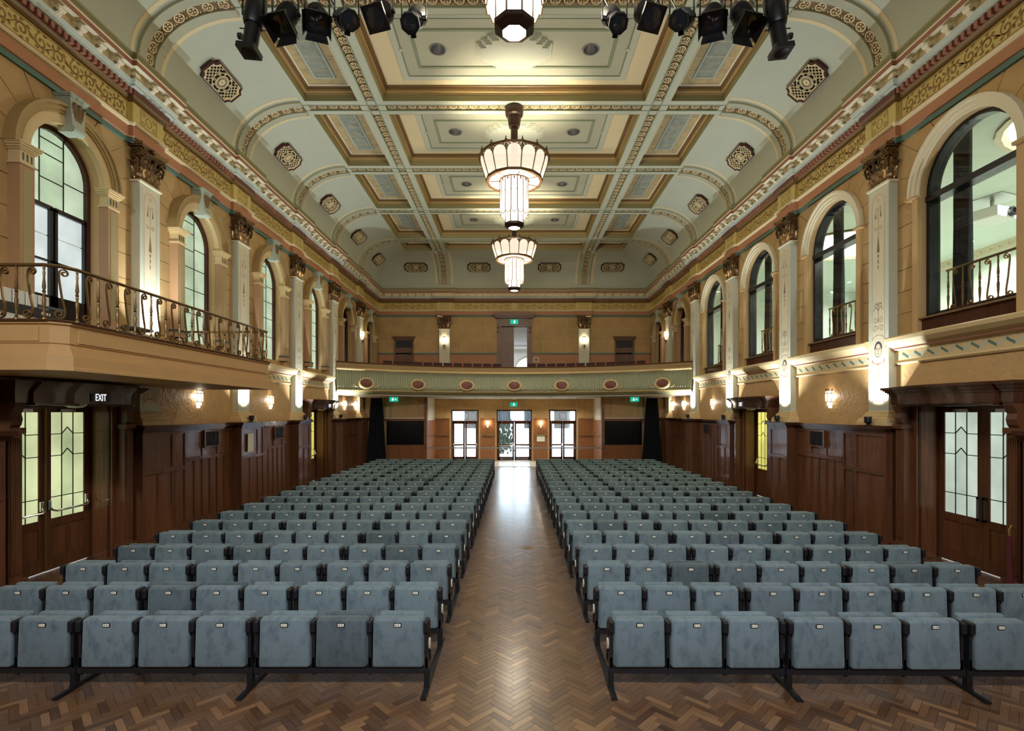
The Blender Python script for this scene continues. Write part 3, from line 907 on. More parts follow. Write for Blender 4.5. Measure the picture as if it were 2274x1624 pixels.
def volute_mesh():
    mb = MB()
    sp = spiral(0, 0, .012, .085, 0, 1.8, 26)
    mb.strap([(x, 0, z) for x, z in sp], (0, 1, 0), .05, .022)
    mb.strap([(sp[-1][0], 0, sp[-1][1]), (sp[-1][0]-.02, .0, sp[-1][1]-.08), (sp[-1][0]-.075, 0, sp[-1][1]-.2)], (0,1,0), .04, .02)
    return mb.mesh('volute', 'bronze', smooth=True)
VOL = volute_mesh()
def cap_parts():
    bell = MB().loft([[(-a, .0, z), (-a, -b, z), (a, -b, z), (a, 0, z)] for a, b, z in ((.285, .175, 0), (.285, .175, .03), (.25, .14, .04), (.25, .14, .40), (.29, .19, .56), (.31, .21, .60))]).mesh('capital', 'bronze')
    fr = [(-.36, -.27)]+[(-.36+.72*i/8, -.27+.07*sin(pi*i/8)) for i in range(1, 8)]+[(.36, -.27), (.36, 0), (-.36, 0)]
    ab = MB().ext([(x, y, .60) for x, y in fr], (0, 0, .035)).ext([(x*1.04, y*1.04, .635) for x, y in fr], (0, 0, .05)).mesh('abacus', 'bronze')
    return bell, ab
BELL, ABAC = cap_parts()
ROSE = MB().lathe([(.055, 0), (.05, .03), (.02, .045), (0, .03)], seg=8, caps=False).xf(Matrix.Rotation(pi/2, 4, 'X')).mesh('fleuron', 'bronze')
def stencil_meshes(z0, z1):
    """painted arabesque on a pilaster face (flat print)"""
    def mk(build, mats):
        mb = MB(); build(mb); return mb.mesh('stencil', mats)
    def low(mb):
        def R(p, w_): mb.ribbon([(x, 0, z) for x, z in p], (0,1,0), w_)
        mb.mi(1)   # red cartouche frame
        R([(-.17, .16), (-.17, 1.02)], .016); R([(.17, .16), (.17, 1.02)], .016)
        R([(.17*cos(pi*i/10), 1.02-.10*sin(pi*i/10)) for i in range(11)], .016)
        R([(.17*cos(pi*i/10), .16+.08*sin(pi*i/10)) for i in range(11)], .016)
        mb.mi(0)
        for sx in (-1, 1):
            R([(sx*x, z) for x, z in spiral(.07, .30, .012, .06, 0, 1.3, 12)], .008)
            R([(sx*x, z) for x, z in spiral(.06, .44, .012, .055, pi, -1.3, 12)], .008)
            R([(sx*(.02+.10*i/6), .62+.10*sin(pi*i/6)) for i in range(7)], .008)
            R([(sx*(.12-.03*i/4), .62+.08*(i/4)**2) for i in range(5)], [.004, .02, .02, .01, .004])
            # scrolls above
            R([(sx*x, z) for x, z in spiral(.085, 1.62, .015, .075, pi/2, 1.3, 14)], .008)
            R([(sx*x, z) for x, z in spiral(.075, 1.80, .012, .07, -pi/2, -1.3, 14)], .008)
            R([(sx*(.01+.11*i/6), 1.98+.07*sin(pi*i/6)) for i in range(7)], .014)
            R([(sx*(.01+.09*i/6), 2.07+.05*sin(pi*i/6)) for i in range(7)], .014)
        R([(0, .55), (0, .88)], [.05, .006]); R([(.03*cos(a*pi/5), .93+.03*sin(a*pi/5)) for a in range(11)], .008)
        R([(0, 1.72), (0, 2.15)], .008)
        # pointed arch over the mask and side rules
        for sx in (-1, 1): R([(sx*.17, 1.40), (sx*.17, z1-z0-.55)], .006)
        R([(.17*cos(pi*i/10), 1.40+.09*sin(pi*i/10)) for i in range(11)], .006)
    def high(mb):
        H = z1-z0
        def R(p, w_): mb.ribbon([(x, 0, z) for x, z in p], (0,1,0), w_)
        mb.mi(1); R([(.17*cos(pi*i/10), H-.34+.17*sin(pi*i/10)) for i in range(11)], .006)
        for sx in (-1, 1): R([(sx*.17, H-.34), (sx*.17, H-1.6)], .006)
        mb.mi(0)
        for sx in (-1, 1):
            R([(sx*.06, H-.42), (sx*.07, H-.60)], .008); R([(sx*.07, H-.50), (sx*.07, H-.62)], [.006, .04])
            R([(sx*x, z) for x, z in spiral(.06, H-.82, .008, .05, 0, 1.2, 12)], .008)
        R([(-.06, H-.42), (0, H-.47), (.06, H-.42)], .008); R([(0, H-.47), (0, H-1.05)], .007)
        R([(0, H-.98), (0, H-1.30)], [.008, .085])
        for q in range(3): R([(0, H-1.34-.11*q), (0, H-1.42-.11*q)], [.05-.01*q, .012])
        R([(.025*cos(a*pi/2), H-.28+.03*sin(a*pi/2)) for a in range(5)], .007)
    def mask(mb):
        mb.mi(0); mb.add([(.085*cos(a*pi/10), 0, 1.20+.135*sin(a*pi/10)) for a in range(20)], [tuple(range(20))])
        def R(p, w_, y=-.001): mb.ribbon([(x, y, z) for x, z in p], (0,1,0), w_)
        mb.mi(1); R([(.088*cos(pi*i/10), 1.22+.125*sin(pi*i/10)) for i in range(11)], .035)
        for sx in (-1, 1): R([(sx*.02, 1.225), (sx*.055, 1.225)], .012, -.002)
        R([(0, 1.22), (.008, 1.17)], .006, -.002); R([(-.025, 1.13), (.025, 1.13)], .008, -.002)
        mb.mi(2); R([(.09*cos(pi*i/10), 1.20-.14*sin(pi*i/10)) for i in range(11)], .01, -.002)
    return mk(low, ['stencil', 'stencil_red']), mk(high, ['stencil', 'stencil_red']), mk(mask, ['skin_paint', 'stencil_blue', 'teal'])
ZP0, ZP1 = 2.62, 7.04
ST = stencil_meshes(ZP0, ZP1)
def shaft_mesh(z0, z1, steps):
    mb = MB()
    z = z0
    for hw, pr, h in steps: mb.box(-hw, hw, -pr, .1, z, z+h); z += h
    base_top = z
    mb2 = MB().box(-.28, .28, -.17, .1, base_top, z1)
    fld = MB().box(-.20, .20, -.1715, -.1, base_top+.10, z1-.08)
    ast = MB().box(-.31, .31, -.20, .1, z1-.03, z1+.01)
    return mb, mb2, fld, ast
STEPS = [(.42, .33, .075), (.41, .31, .035), (.395, .295, .03), (.36, .25, .03), (.35, .235, .045), (.33, .215, .03), (.30, .19, .035)]
B_, S_, F_, A_ = shaft_mesh(2.34, ZP1, STEPS)
PM = dict(base=B_.mesh('base', 'tan_light', bevel=.008, seg=1), shaft=S_.mesh('pilaster', 'pilaster'), field=F_.mesh('face_field', 'pilaster_field'), ast=A_.mesh('astragal', 'cream_pale'))
B2, S2, F2, A2 = shaft_mesh(3.55, ZP1, STEPS[:3])
PM2 = dict(base=B2.mesh('base', 'tan_light'), shaft=S2.mesh('pilaster', 'pilaster'), field=F2.mesh('face_field', 'pilaster_field'), ast=A2.mesh('astragal', 'cream_pale'))
def pilaster(loc, rz, label, pm, full=True):
    o = ob('pilaster', pm['shaft'], None, loc=loc, rot=(0,0,rz)); struct(o, label)
    ob('base', pm['base'], o); ob('face_field', pm['field'], o); ob('astragal', pm['ast'], o)
    if full:
        for nm, me in zip(('stencil_painting', 'stencil_painting', 'painted_mask'), ST):
            ob(nm, me, o, loc=(0, -.1735, ZP0))
    c = ob('capital', BELL, o, loc=(0, 0, ZP1+.02)); 
    ob('abacus', ABAC, c)
    for x in (-.19, 0, .19): ob('leaf', LEAF_A, c, loc=(x, -.165, .02))
    for x in (-.095, .095): ob('leaf', LEAF_B, c, loc=(x, -.155, .02))
    for sx in (-1, 1):
        ob('leaf', LEAF_B, c, loc=(sx*.245, -.14, .02), rot=(0, 0, sx*pi/4))
        ob('leaf', LEAF_A, c, loc=(sx*.27, -.07, .02), rot=(0, 0, sx*pi/2))
        v = ob('volute', VOL, c, loc=(sx*.275, -.235, .49), rot=(0, 0, 0)); v.scale = (sx, 1, 1)
        v = ob('volute', VOL, c, loc=(sx*.08, -.20, .50)); v.scale = (-sx*.7, 1, .7)
        v = ob('volute', VOL, c, loc=(sx*.315, -.12, .49), rot=(0, 0, sx*pi/2)); v.scale = (-sx, 1, 1)
    ob('fleuron', ROSE, c, loc=(0, -.23, .64))
    return o
for s in (-1, 1):
    for k in range(1, 6):
        pilaster((s*XW, PY[k], 0), pi/2 if s < 0 else -pi/2, 'painted pilaster with bronze acanthus capital, %s from the stage, %s' % (ORD[k-1], SIDE[s]), PM)
for x, d in ((-3.72, 'balcony side'), (3.72, 'clear-window side')):
    pilaster((x, YB, 0), 0, 'pilaster on the gallery end wall, %s of the open door' % d, PM2, False)

# ================================================================== STRING COURSE under the upper windows
def zigzag(L_):
    mb = MB(); n = max(2, round(L_/.30)); p = L_/n
    for i in range(2*n):
        x0 = -L_/2+i*p/2; z0, z1 = (-.045, .045) if i % 2 == 0 else (.045, -.045)
        mb.mi(0 if i % 2 == 0 else 1); mb.ribbon([(x0, 0, z0), (x0+p/2, 0, z1)], (0,1,0), .042)
        mb.mi(2)
        for zz in ((.05,) if i % 2 == 0 else (-.05,)):
            cx = x0+p*.0; mb.add([(cx+.014*cos(a*pi/3), 0, zz*1.1+.02*sin(a*pi/3)) for a in range(6)], [tuple(range(6))])
    return mb.mesh('zigzag_painting', ['iceblue', 'teal', 'cream'])
ZZ = {}
def string_course(s, ya, yb, n_, label):
    prof = [(7.4,3.50),(7.27,3.50),(7.25,3.53),(7.27,3.56),(7.27,3.76),(7.22,3.78),(7.20,3.81),(7.12,3.86),(7.06,3.93),(7.05,3.99),(7.10,4.02),(7.4,4.05)]
    o = struct(MB().ext([(s*x, ya, z) for x, z in prof], (0, yb-ya, 0)).build('trim_%d' % n_, 'tan_light'), label)
    MB().box(*sorted((s*7.195, s*7.3)), ya, yb, 3.785, 3.825).build('band', 'rose', o)
    L_ = round(yb-ya-.1, 2)
    if L_ not in ZZ: ZZ[L_] = zigzag(L_)
    ob('zigzag_painting', ZZ[L_], o, kind='stuff', mtx=Matrix.Translation((s*7.268, (ya+yb)/2, 3.66)) @ Matrix.Rotation(pi/2 if s < 0 else -pi/2, 4, 'Z'))
n_ = 2
for s in (-1, 1):
    ks = [6.0]+PY[1:]
    for b in range(4):
        ya = ks[b]+(.28 if b else 0); yb = ks[b+1]-.28
        string_course(s, ya, yb, n_, 'moulded string course with green zigzag band, %s bay from the stage, %s' % (ORD[b], SIDE[s])); n_ += 1

# ================================================================== WINDOWS
def pane_poly(y0, y1, z0, z1, yc, zs, r):
    ys = [y0+(y1-y0)*i/6 for i in range(7)]
    top = []
    for y in ys:
        z = arch_top(y, yc, zs, r) if abs(y-yc) < r else zs
        top.append((y, max(z0, min(z1, z))))
    if max(z for _, z in top)-z0 < .02: return None
    if all(abs(z-z1) < 1e-6 for _, z in top): return [(y0, z0), (y1, z0), (y1, z1), (y0, z1)]
    return [(y0, z0), (y1, z0)]+top[::-1]
def add_pane(s, poly, X, matn, parent, name='pane', th=.008):
    MB().ext([(s*X, y, z) for y, z in poly], (s*th, 0, 0)).build(name, matn, parent)
def arch_ring(mb, s, yc, zs, r0, r1, x0, x1, zb, seg=20, jambs=True):
    """round-headed frame: ring plus jambs, rectangular section"""
    rings = []
    pts = [(pi*i/seg) for i in range(seg+1)]
    if jambs and zb < zs: rings.append([(s*x0, yc+r0, zb), (s*x0, yc+r1, zb), (s*x1, yc+r1, zb), (s*x1, yc+r0, zb)])
    for a in pts:
        c, d = cos(a), sin(a)
        rings.append([(s*x0, yc+r0*c, zs+r0*d), (s*x0, yc+r1*c, zs+r1*d), (s*x1, yc+r1*c, zs+r1*d), (s*x1, yc+r0*c, zs+r0*d)])
    if jambs and zb < zs: rings.append([(s*x0, yc-r0, zb), (s*x0, yc-r1, zb), (s*x1, yc-r1, zb), (s*x1, yc-r0, zb)])
    mb.loft(rings, True, True)
def key_mesh():
    mb = MB()
    prof = [(-.10, .62), (.10, .62), (.16, 1.16), (-.16, 1.16)]
    mb.ext([(y, 0, z) for y, z in prof], (0, -.30, 0))
    mb.box(-.20, .20, -.33, 0, 1.16, 1.20); mb.box(-.18, .18, -.35, 0, 1.20, 1.24)
    mb.lathe([(.075, -.11), (.085, 0), (.075, .11)], seg=10).xf(Matrix.Identity(4))
    return mb
def keystone(s, yc, parent):
    mb = MB(); mb.ext([(y, 0, z) for y, z in [(-.10, .60), (.10, .60), (.155, 1.14), (-.155, 1.14)]], (0, -.24, 0))
    mb.box(-.175, .175, -.26, .02, 1.14, 1.165).box(-.185, .185, -.275, .02, 1.165, 1.195)
    mb.ext([(-.105, -.215+.06*cos(a*pi/6), .65+.06*sin(a*pi/6)) for a in range(12)], (.21, 0, 0))
    k = mb.build('keystone', 'green_grey', parent)
    k.matrix_local = Matrix.Translation((s*XW, yc, ZS)) @ Matrix.Rotation(pi/2 if s < 0 else -pi/2, 4, 'Z')
    mb = MB(); mb.add([(-.065, -.242, .80), (.065, -.242, .80), (.10, -.242, 1.08), (-.10, -.242, 1.08)], [(0,1,2,3)])
    mb.build('keystone_field', 'stencil', k)
    for x, rz in ((0, 0), (-.035, -.25), (.035, .25)):
        l = ob('keystone_leaf', LEAF_K, k, loc=(x, -.235, .80), rot=(0, rz, 0)); l.scale = (.5, .45, .9)
def window_arch(s, b, wn, door=False, lit=True):
    """left-wall type: engaged pilasters, moulded arch, keystone, leaded light"""
    yc = BC[b]; r, zb = opening(s, b); X = 7.52
    lab = ('arched window' if not door else 'arched glazed door') + ' with leaded green glass and keystone, %s bay from the stage, %s' % (ORD[b], SIDE[s])
    fr = MB(); arch_ring(fr, s, yc, ZS, r-.075, r+.01, X-.07, X+.05, zb)
    o = struct(fr.build('window_%d' % wn, 'mahogany_dark'), lab)
    rv = MB(); arch_ring(rv, s, yc, ZS, r-.004, r+.05, XW-.02, X+.06, zb); rv.build('reveal', 'tan', o)
    a1 = MB(); arch_ring(a1, s, yc, ZS, .70, .86, 7.20, XW+.02, ZS, jambs=False); a1.build('archivolt', 'tan_light', o, smooth=True)
    a2 = MB()
    for q0, q1, xx in ((.86, .90, 7.17), (.90, .97, 7.15), (.97, 1.02, 7.12)): arch_ring(a2, s, yc, ZS, q0, q1, xx, XW+.02, ZS, jambs=False)
    a2.build('hood_mould', 'gold', o, smooth=True)
    for sg in (-1, 1):
        y0, y1 = sorted((yc+sg*.70, yc+sg*.93)); x0 = 7.14
        p = MB().box(*sorted((s*x0, s*XW)), y0, y1, max(zb, 3.9), ZS-.30).box(*sorted((s*(x0-.03), s*XW)), y0-.03, y1+.03, max(zb, 3.9), max(zb, 3.9)+.12).build('side_pilaster', 'pink_tan', o)
        p2 = MB().box(*sorted((s*(x0-.004), s*x0)), y0+.05, y1-.05, max(zb, 4)+.25, ZS-.36).build('side_field', 'field_tan', p)
        MB().box(*sorted((s*(x0-.045), s*XW)), y0-.045, y1+.045, max(zb, 3.9)+.12, max(zb, 3.9)+.16).build('plinth_cap', 'teal_dark', p)
        cp = MB().box(*sorted((s*(x0-.02), s*XW)), y0-.02, y1+.02, ZS-.30, ZS-.27).box(*sorted((s*x0, s*XW)), y0, y1, ZS-.27, ZS-.10)
        for q, (e, h) in enumerate(((.02, .025), (.04, .03), (.06, .03), (.075, .025))):
            z = ZS-.10+sum((.025, .03, .03, .025)[:q]); cp.box(*sorted((s*(x0-e), s*XW)), y0-e, y1+e, z, z+h)
        cap = cp.build('side_capital', 'tan_light', o)
        for q in range(3):
            yy = y0+.05+(y1-y0-.1)*q/2
            MB().box(*sorted((s*(x0-.003), s*x0)), yy-.012, yy+.012, ZS-.24, ZS-.13).build('flute_slot', 'teal_dark', cap)
    keystone(s, yc, o)
    if not lit:
        add_pane(s, [(yc+(r-.05)*cos(pi*i/12), ZS+(r-.05)*sin(pi*i/12)) for i in range(13)]+[(yc-(r-.05), zb), (yc+(r-.05), zb)], X, 'black_gloss', o)
        for yy in (yc-.22, yc+.22): MB().box(*sorted((s*(X-.03), s*X)), yy-.02, yy+.02, zb, ZS+.5).build('glazing_bar', 'mahogany_dark', o)
        return
    ri = r-.06; cols = [yc-ri, yc-.22, yc+.22, yc+ri]
    rows = [zb, 4.9, 5.45, 5.95, 6.35, 6.75, 6.98, 7.5]
    if door: rows = [5.95, 6.35, 6.75, 6.98, 7.5]
    lead = MB()
    def lbar(y0, y1, z0, z1, t=.008): lead.box(*sorted((s*(X-.012), s*(X+.004))), min(y0, y1)-t, max(y0, y1)+t, min(z0, z1)-t, max(z0, z1)+t)
    for c in range(3):
        rr = rows if c == 1 else [rows[0]]+[z for z in rows[1:-1] if z not in (6.75, 6.98)]+[7.5]
        if c != 1 and not door: rr = [zb, 4.9, 5.45, 5.95, 6.42, 7.5]
        if c != 1 and door: rr = [5.95, 6.42, 7.5]
        for i in range(len(rr)-1):
            pl = pane_poly(cols[c], cols[c+1], rr[i], rr[i+1], yc, ZS, ri)
            if pl: add_pane(s, pl, X, 'pane_pattern' if c == 1 else 'pane_green', o)
            if i and arch_top((cols[c]+cols[c+1])/2, yc, ZS, ri) > rr[i]: lbar(cols[c], cols[c+1], rr[i], rr[i])
    for c in (1, 2): lbar(cols[c], cols[c], rows[0], arch_top(cols[c], yc, ZS, ri))
    lead.build('leading', 'black', o)
    if door:
        d = MB()
        for y0, y1 in ((yc-ri, yc-.02), (yc+.02, yc+ri)):
            for a, c in ((y0, y0+.05), (y1-.05, y1)): d.box(*sorted((s*(X-.05), s*(X+.02))), a, c, zb, 5.9)
            for z0, z1 in ((zb, 4.48), (5.02, 5.05), (5.86, 5.93)): d.box(*sorted((s*(X-.05), s*(X+.02))), y0, y1, z0, z1)
        d.build('door_leaf_frame', 'black_gloss', o)
        for y0, y1 in ((yc-ri+.05, yc-.07), (yc+.07, yc+ri-.05)):
            for z0, z1 in ((4.48, 5.02), (5.05, 5.44), (5.46, 5.86)): add_pane(s, [(y0, z0), (y1, z0), (y1, z1), (y0, z1)], X, 'pane_door', o)
wn = 1
for b in range(4): window_arch(-1, b, wn, door=(b == 0)); wn += 1
for s in (-1, 1):
    for b in (4, 5): window_arch(s, b, wn, lit=False); wn += 1
def window_clear(b, wn):
    yc = BC[b]; s = 1; r, zb = opening(1, b)
    fr = MB(); arch_ring(fr, s, yc, ZS, r-.07, r+.01, 7.42, 7.62, zb+.25)
    fr.box(7.40, 7.64, yc-r, yc+r, ZS-.14, ZS-.03); fr.box(7.42, 7.62, yc-r, yc+r, zb+.22, zb+.30)
    o = struct(fr.build('window_%d' % wn, 'black_gloss'), 'large clear arched window into the white function room, %s bay from the stage' % ORD[b])
    rv = MB(); arch_ring(rv, s, yc, ZS, r-.004, r+.06, 7.30, 7.66, zb); rv.build('reveal', 'tan', o)
    MB().box(7.34, 7.60, yc-r, yc+r, zb, zb+.22).build('apron', 'mahogany_dark', o)
    MB().box(7.28, 7.62, yc-r-.02, yc+r+.02, zb+.22, zb+.25).build('sill', 'gold_dark', o)
    ar = MB(); arch_ring(ar, s, yc, ZS, .92, .98, 7.27, XW+.02, ZS, jambs=False); arch_ring(ar, s, yc, ZS, .98, 1.06, 7.24, XW+.02, ZS, jambs=False); arch_ring(ar, s, yc, ZS, 1.06, 1.11, 7.21, XW+.02, ZS, jambs=False)
    ar.build('archivolt', 'cream_pale', o, smooth=True)
    jb = MB()
    for sg in (-1, 1):
        jb.box(7.26, XW+.02, *sorted((yc+sg*.92, yc+sg*1.04)), zb, ZS-.04)
        jb.box(7.20, XW+.02, *sorted((yc+sg*.91, yc+sg*1.14)), ZS-.05, ZS)
    jb.build('jamb_strip', 'tan', o)
    ri = r-.06
    add_pane(s, [(yc+ri*cos(pi*i/20), ZS-.02+ri*sin(pi*i/20)) for i in range(21)], 7.50, 'glass', o, 'upper_pane')
    add_pane(s, [(yc-ri, zb+.3), (yc+ri, zb+.3), (yc+ri, ZS-.14), (yc-ri, ZS-.14)], 7.50, 'glass', o, 'lower_pane')
    return o
for b in range(4): window_clear(b, wn); wn += 1

# ================================================================== WAINSCOT
def wainscot(s, nm, label):
    root = None
    frames = MB(); caps = MB(); panels = []; vents = []
    def X(a, b): return sorted((s*a, s*b))
    def section(y0, y1, xf, kind):
        frames.box(*X(xf+.042, 7.35), y0, y1, 0, 2.26)
        def rail(a, b, z0, z1): frames.box(*X(xf, xf+.045), a+.002, b-.002, z0, z1)
        def stile(a, b, z0, z1): frames.box(*X(xf+.004, xf+.045), a, b, z0, z1)
        def pan(a, b, z0, z1): panels.append((xf, a, b, z0, z1))
        dz = .0 if kind == 'pier' else -.006; e_ = 1 if kind == 'pier' else 0
        caps.box(*X(xf-.015, 7.35), y0-.01*e_, y1+.01*e_, 2.205+dz, 2.252+dz); caps.box(*X(xf-.05, 7.36), y0-.04*e_, y1+.04*e_, 2.25+dz, 2.282+dz); caps.box(*X(xf-.09, 7.365), y0-.08*e_, y1+.08*e_, 2.28+dz, 2.34+dz)
        rail(y0, y1, 2.14, 2.22); rail(y0, y1, 0, .20)
        st = .06
        if kind == 'pier':
            stile(y0, y0+st, .2, 2.14); stile(y1-st, y1, .2, 2.14); rail(y0, y1, 1.40, 1.48)
            pan(y0+st, y1-st, 1.48, 2.14); m = (y0+y1)/2
            stile(m-.025, m+.025, .2, 1.40); pan(y0+st, m-.025, .2, 1.40); pan(m+.025, y1-st, .2, 1.40)
        else:
            wide = .64; a = y0; b = y0+wide+2*st
            stile(a, a+st, .2, 2.14); stile(b-st, b, .2, 2.14); rail(a, b, 1.36, 1.44)
            pan(a+st, b-st, 1.44, 2.14); m = (a+b)/2; stile(m-.02, m+.02, .2, 1.36); pan(a+st, m-.02, .2, 1.36); pan(m+.02, b-st, .2, 1.36)
            stile(y1-st, y1, .2, 2.14); rail(b, y1, 1.52, 1.60)
            n = 3; w_ = (y1-st-b)/n
            for i in range(n):
                pan(b+w_*i+.02, b+w_*(i+1)-.02, 1.60, 2.14)
                if i: stile(b+w_*i-.02, b+w_*i+.02, 1.60, 2.14)
            n = 6; w5 = (y1-st-b)/n
            for i in range(n):
                pan(b+w5*i+.018, b+w5*(i+1)-.018, .2, 1.52)
                if i: stile(b+w5*i-.018, b+w5*i+.018, .2, 1.52)
            vents.append((xf, b+w_*1.5))
    for k in range(0, 6):
        y = PY[k]
        if y < 7 and False: continue
        section(y-.45, y+.45, 6.97, 'pier')
    for b in range(0, 6):
        ya = PY[b]+.45; yb = (PY[b+1] if b < 5 else YB+.2)-.45
        if b in DOOR_BAY[s]:
            continue
        if b == 5: yb = 24.7
        if yb-ya > 1: section(ya, yb, 7.20, 'bay')
    root = struct(frames.build(nm, 'mahogany'), label)
    caps.build('ledge', 'mahogany_dark', root)
    for xf, a, b, z0, z1 in panels: MB().box(*X(xf+.026, xf+.044), a-.001, b+.001, z0-.001, z1+.001).build('panel', 'mahogany_panel', root)
    for i, (xf, y) in enumerate(vents):
        if y > 22: continue
        t = thing('wall_vent', 'black slatted air vent on the panelling, %s bay from the stage, %s' % (ORD[round((y-8.41)/BAY)], SIDE[s]), 'vent', (s*(xf-.03), y, 1.80), rz=pi/2 if s < 0 else -pi/2, group='wainscot vents')
        MB().box(-.30, .30, -.012, .035, -.02, .015).box(-.30, .30, -.012, .035, .345, .38).box(-.30, -.26, -.011, .034, .015, .345).box(.26, .30, -.011, .034, .015, .345).build('frame', 'mahogany', t)
        MB().box(-.27, .27, .01, .03, .01, .35).build('backing', 'black', t)
        mb = MB()
        for q in range(18): x = -.25+.5*q/17; mb.box(x-.006, x+.006, -.004, .012, .012, .348)
        mb.build('slats', 'black_metal', t)
    return root
wainscot(-1, 'wall_left_wainscot', 'dark mahogany panelled dado along the balcony side wall')
wainscot(1, 'wall_right_wainscot', 'dark mahogany panelled dado along the clear-window side wall')

# ================================================================== DOOR PORTALS
def glyph_text(txt, size, name='text'):
    c = bpy.data.curves.new(name, 'FONT'); c.body = txt; c.size = size; c.align_x = 'CENTER'; c.align_y = 'CENTER'; c.resolution_u = 2; c.extrude = .001
    o = bpy.data.objects.new(name, c); COL.objects.link(o)
    dg = bpy.context.evaluated_depsgraph_get(); dg.update()
    me = bpy.data.meshes.new_from_object(o.evaluated_get(dg)); bpy.data.objects.remove(o); bpy.data.curves.remove(c)
    return me
EXIT_ME = glyph_text('EXIT', .13, 'exit_letters'); EXIT_ME.materials.clear(); EXIT_ME.materials.append(M['lit_exit'])
def plan_outline(off):
    P = [(.45, -1.18-off), (.11-off, -1.18-off), (.11-off, -.97)]
    P += [(.07-off-.17*cos(pi*y/1.94), y) for y in [-.95+1.9*i/14 for i in range(15)]]
    P += [(.11-off, .97), (.11-off, 1.18+off), (.45, 1.18+off)]
    return P
def portal(s, b, dn, pane_m, pat_m, exitpos, bars, label):
    yc = BC[b]
    Z = Matrix.Translation((0, yc, 0))
    def X(a, c): return sorted((s*a, s*c))
    fr = MB().box(*X(7.58, 7.72), yc-.97, yc+.97, 2.66, 2.80)
    for sg in (-1, 1): fr.box(*X(7.58, 7.72), *sorted((yc+sg*.87, yc+sg*.97)), 0, 2.7)
    o = struct(fr.build('door_%d' % dn, 'mahogany_dark'), label)
    for sg in (-1, 1):
        rv = MB().box(*X(7.22, 7.6), *sorted((yc+sg*.888, yc+sg*1.0)), 0, 2.75).build('reveal', 'mahogany_panel', o)
        MB().box(*X(7.26, 7.30), *sorted((yc+sg*.872, yc+sg*.9)), 0, 2.75).build('reveal_bead', 'mahogany_dark', rv)
        y0, y1 = sorted((yc+sg*.98, yc+sg*1.18))
        fp = MB().box(*X(7.06, 7.3), y0, y1, 0, 2.36).box(*X(7.0, 7.3), y0-.03, y1+.03, 0, .22).box(*X(7.02, 7.3), y0-.02, y1+.02, 2.30, 2.38).build('fluted_pilaster', 'mahogany', o)
        fl = MB()
        for q in range(5): yy = y0+.035+(y1-y0-.07)*q/4; fl.box(*X(7.045, 7.065), yy-.012, yy+.012, .3, 2.24)
        fl.build('flutes', 'mahogany', fp)
        br = [(7.3, 2.38), (7.08, 2.38), (7.05, 2.42), (7.03, 2.50), (7.05, 2.58), (7.02, 2.64), (6.99, 2.70), (6.98, 2.755), (7.3, 2.755)]
        MB().ext([(s*x, y0+.02, z) for x, z in br], (0, y1-y0-.04, 0)).build('bracket', 'mahogany', o)
    hood = MB(); base = 6.86
    def slab(off, z0, z1): hood.ext([(s*(base+d), yc+y, z0) for d, y in plan_outline(off)], (0, 0, z1-z0))
    slab(0, 2.75, 2.92)
    h = hood.build('hood', 'mahogany_dark', o)
    hood = MB(); slab(-.01, 2.735, 2.755); slab(.02, 2.90, 2.935); slab(.04, 2.935, 2.955); slab(.065, 2.955, 2.985); slab(.09, 2.985, 3.005); slab(.115, 3.005, 3.05)
    hood.build('hood_moulding', 'mahogany_dark', h)
    MB().box(*X(6.9, 7.62), yc-.95, yc+.95, 2.70, 2.74).build('soffit_board', 'mahogany_dark', o)
    # two leaves
    for sg in (-1, 1):
        a, c = sorted((yc+sg*.004, yc+sg*.87)); st = .105
        lf = MB()
        for y0, y1 in ((a, a+st), (c-st, c)): lf.box(*X(7.62, 7.67), y0, y1, .012, 2.68)
        for z0, z1 in ((.012, .22), (.72, .85), (2.60, 2.68)): lf.box(*X(7.62, 7.67), a+st, c-st, z0, z1)
        m = (a+c)/2; lf.box(*X(7.624, 7.666), m-.03, m+.03, .2, .75)
        leaf = lf.build('door_leaf', 'mahogany', o)
        for y0, y1 in ((a+st, m-.03), (m+.03, c-st)): MB().box(*X(7.637, 7.66), y0, y1, .22, .72).build('lower_panel', 'mahogany_panel', leaf)
        p0, p1 = a+st, c-st; w_ = p1-p0; c1, c2 = p0+w_*.33, p0+w_*.67; mid = (c1+c2)/2
        zz = [.85, 1.20, 1.88, 2.24, 2.60]; ch = .11; Xp = 7.64
        for i in range(4):
            for y0, y1 in ((p0, c1), (c2, p1)): add_pane(s, [(y0, zz[i]), (y1, zz[i]), (y1, zz[i+1]), (y0, zz[i+1])], Xp, pane_m, leaf)
            lo = [(c1, zz[i]), (mid, zz[i]+(ch if i >= 2 else 0)), (c2, zz[i])]
            hi = [(c2, zz[i+1]), (mid, zz[i+1]+(ch if 1 <= i < 3 else 0)), (c1, zz[i+1])]
            add_pane(s, lo+hi, Xp, pat_m if i in (1, 2) else pane_m, leaf)
        ld = MB()
        def bar(p, q): ld.strap([(s*(Xp-.004), p[0], p[1]), (s*(Xp-.004), q[0], q[1])], (1, 0, 0), .012, .013)
        bar((c1, .85), (c1, 2.6)); bar((c2, .85), (c2, 2.6))
        for z in zz[1:4]: bar((p0, z), (c1, z)); bar((c2, z), (p1, z))
        bar((c1, zz[1]), (c2, zz[1]))
        for z in zz[2:4]: bar((c1, z), (mid, z+ch)); bar((mid, z+ch), (c2, z))
        ld.build('leading', 'black', leaf)
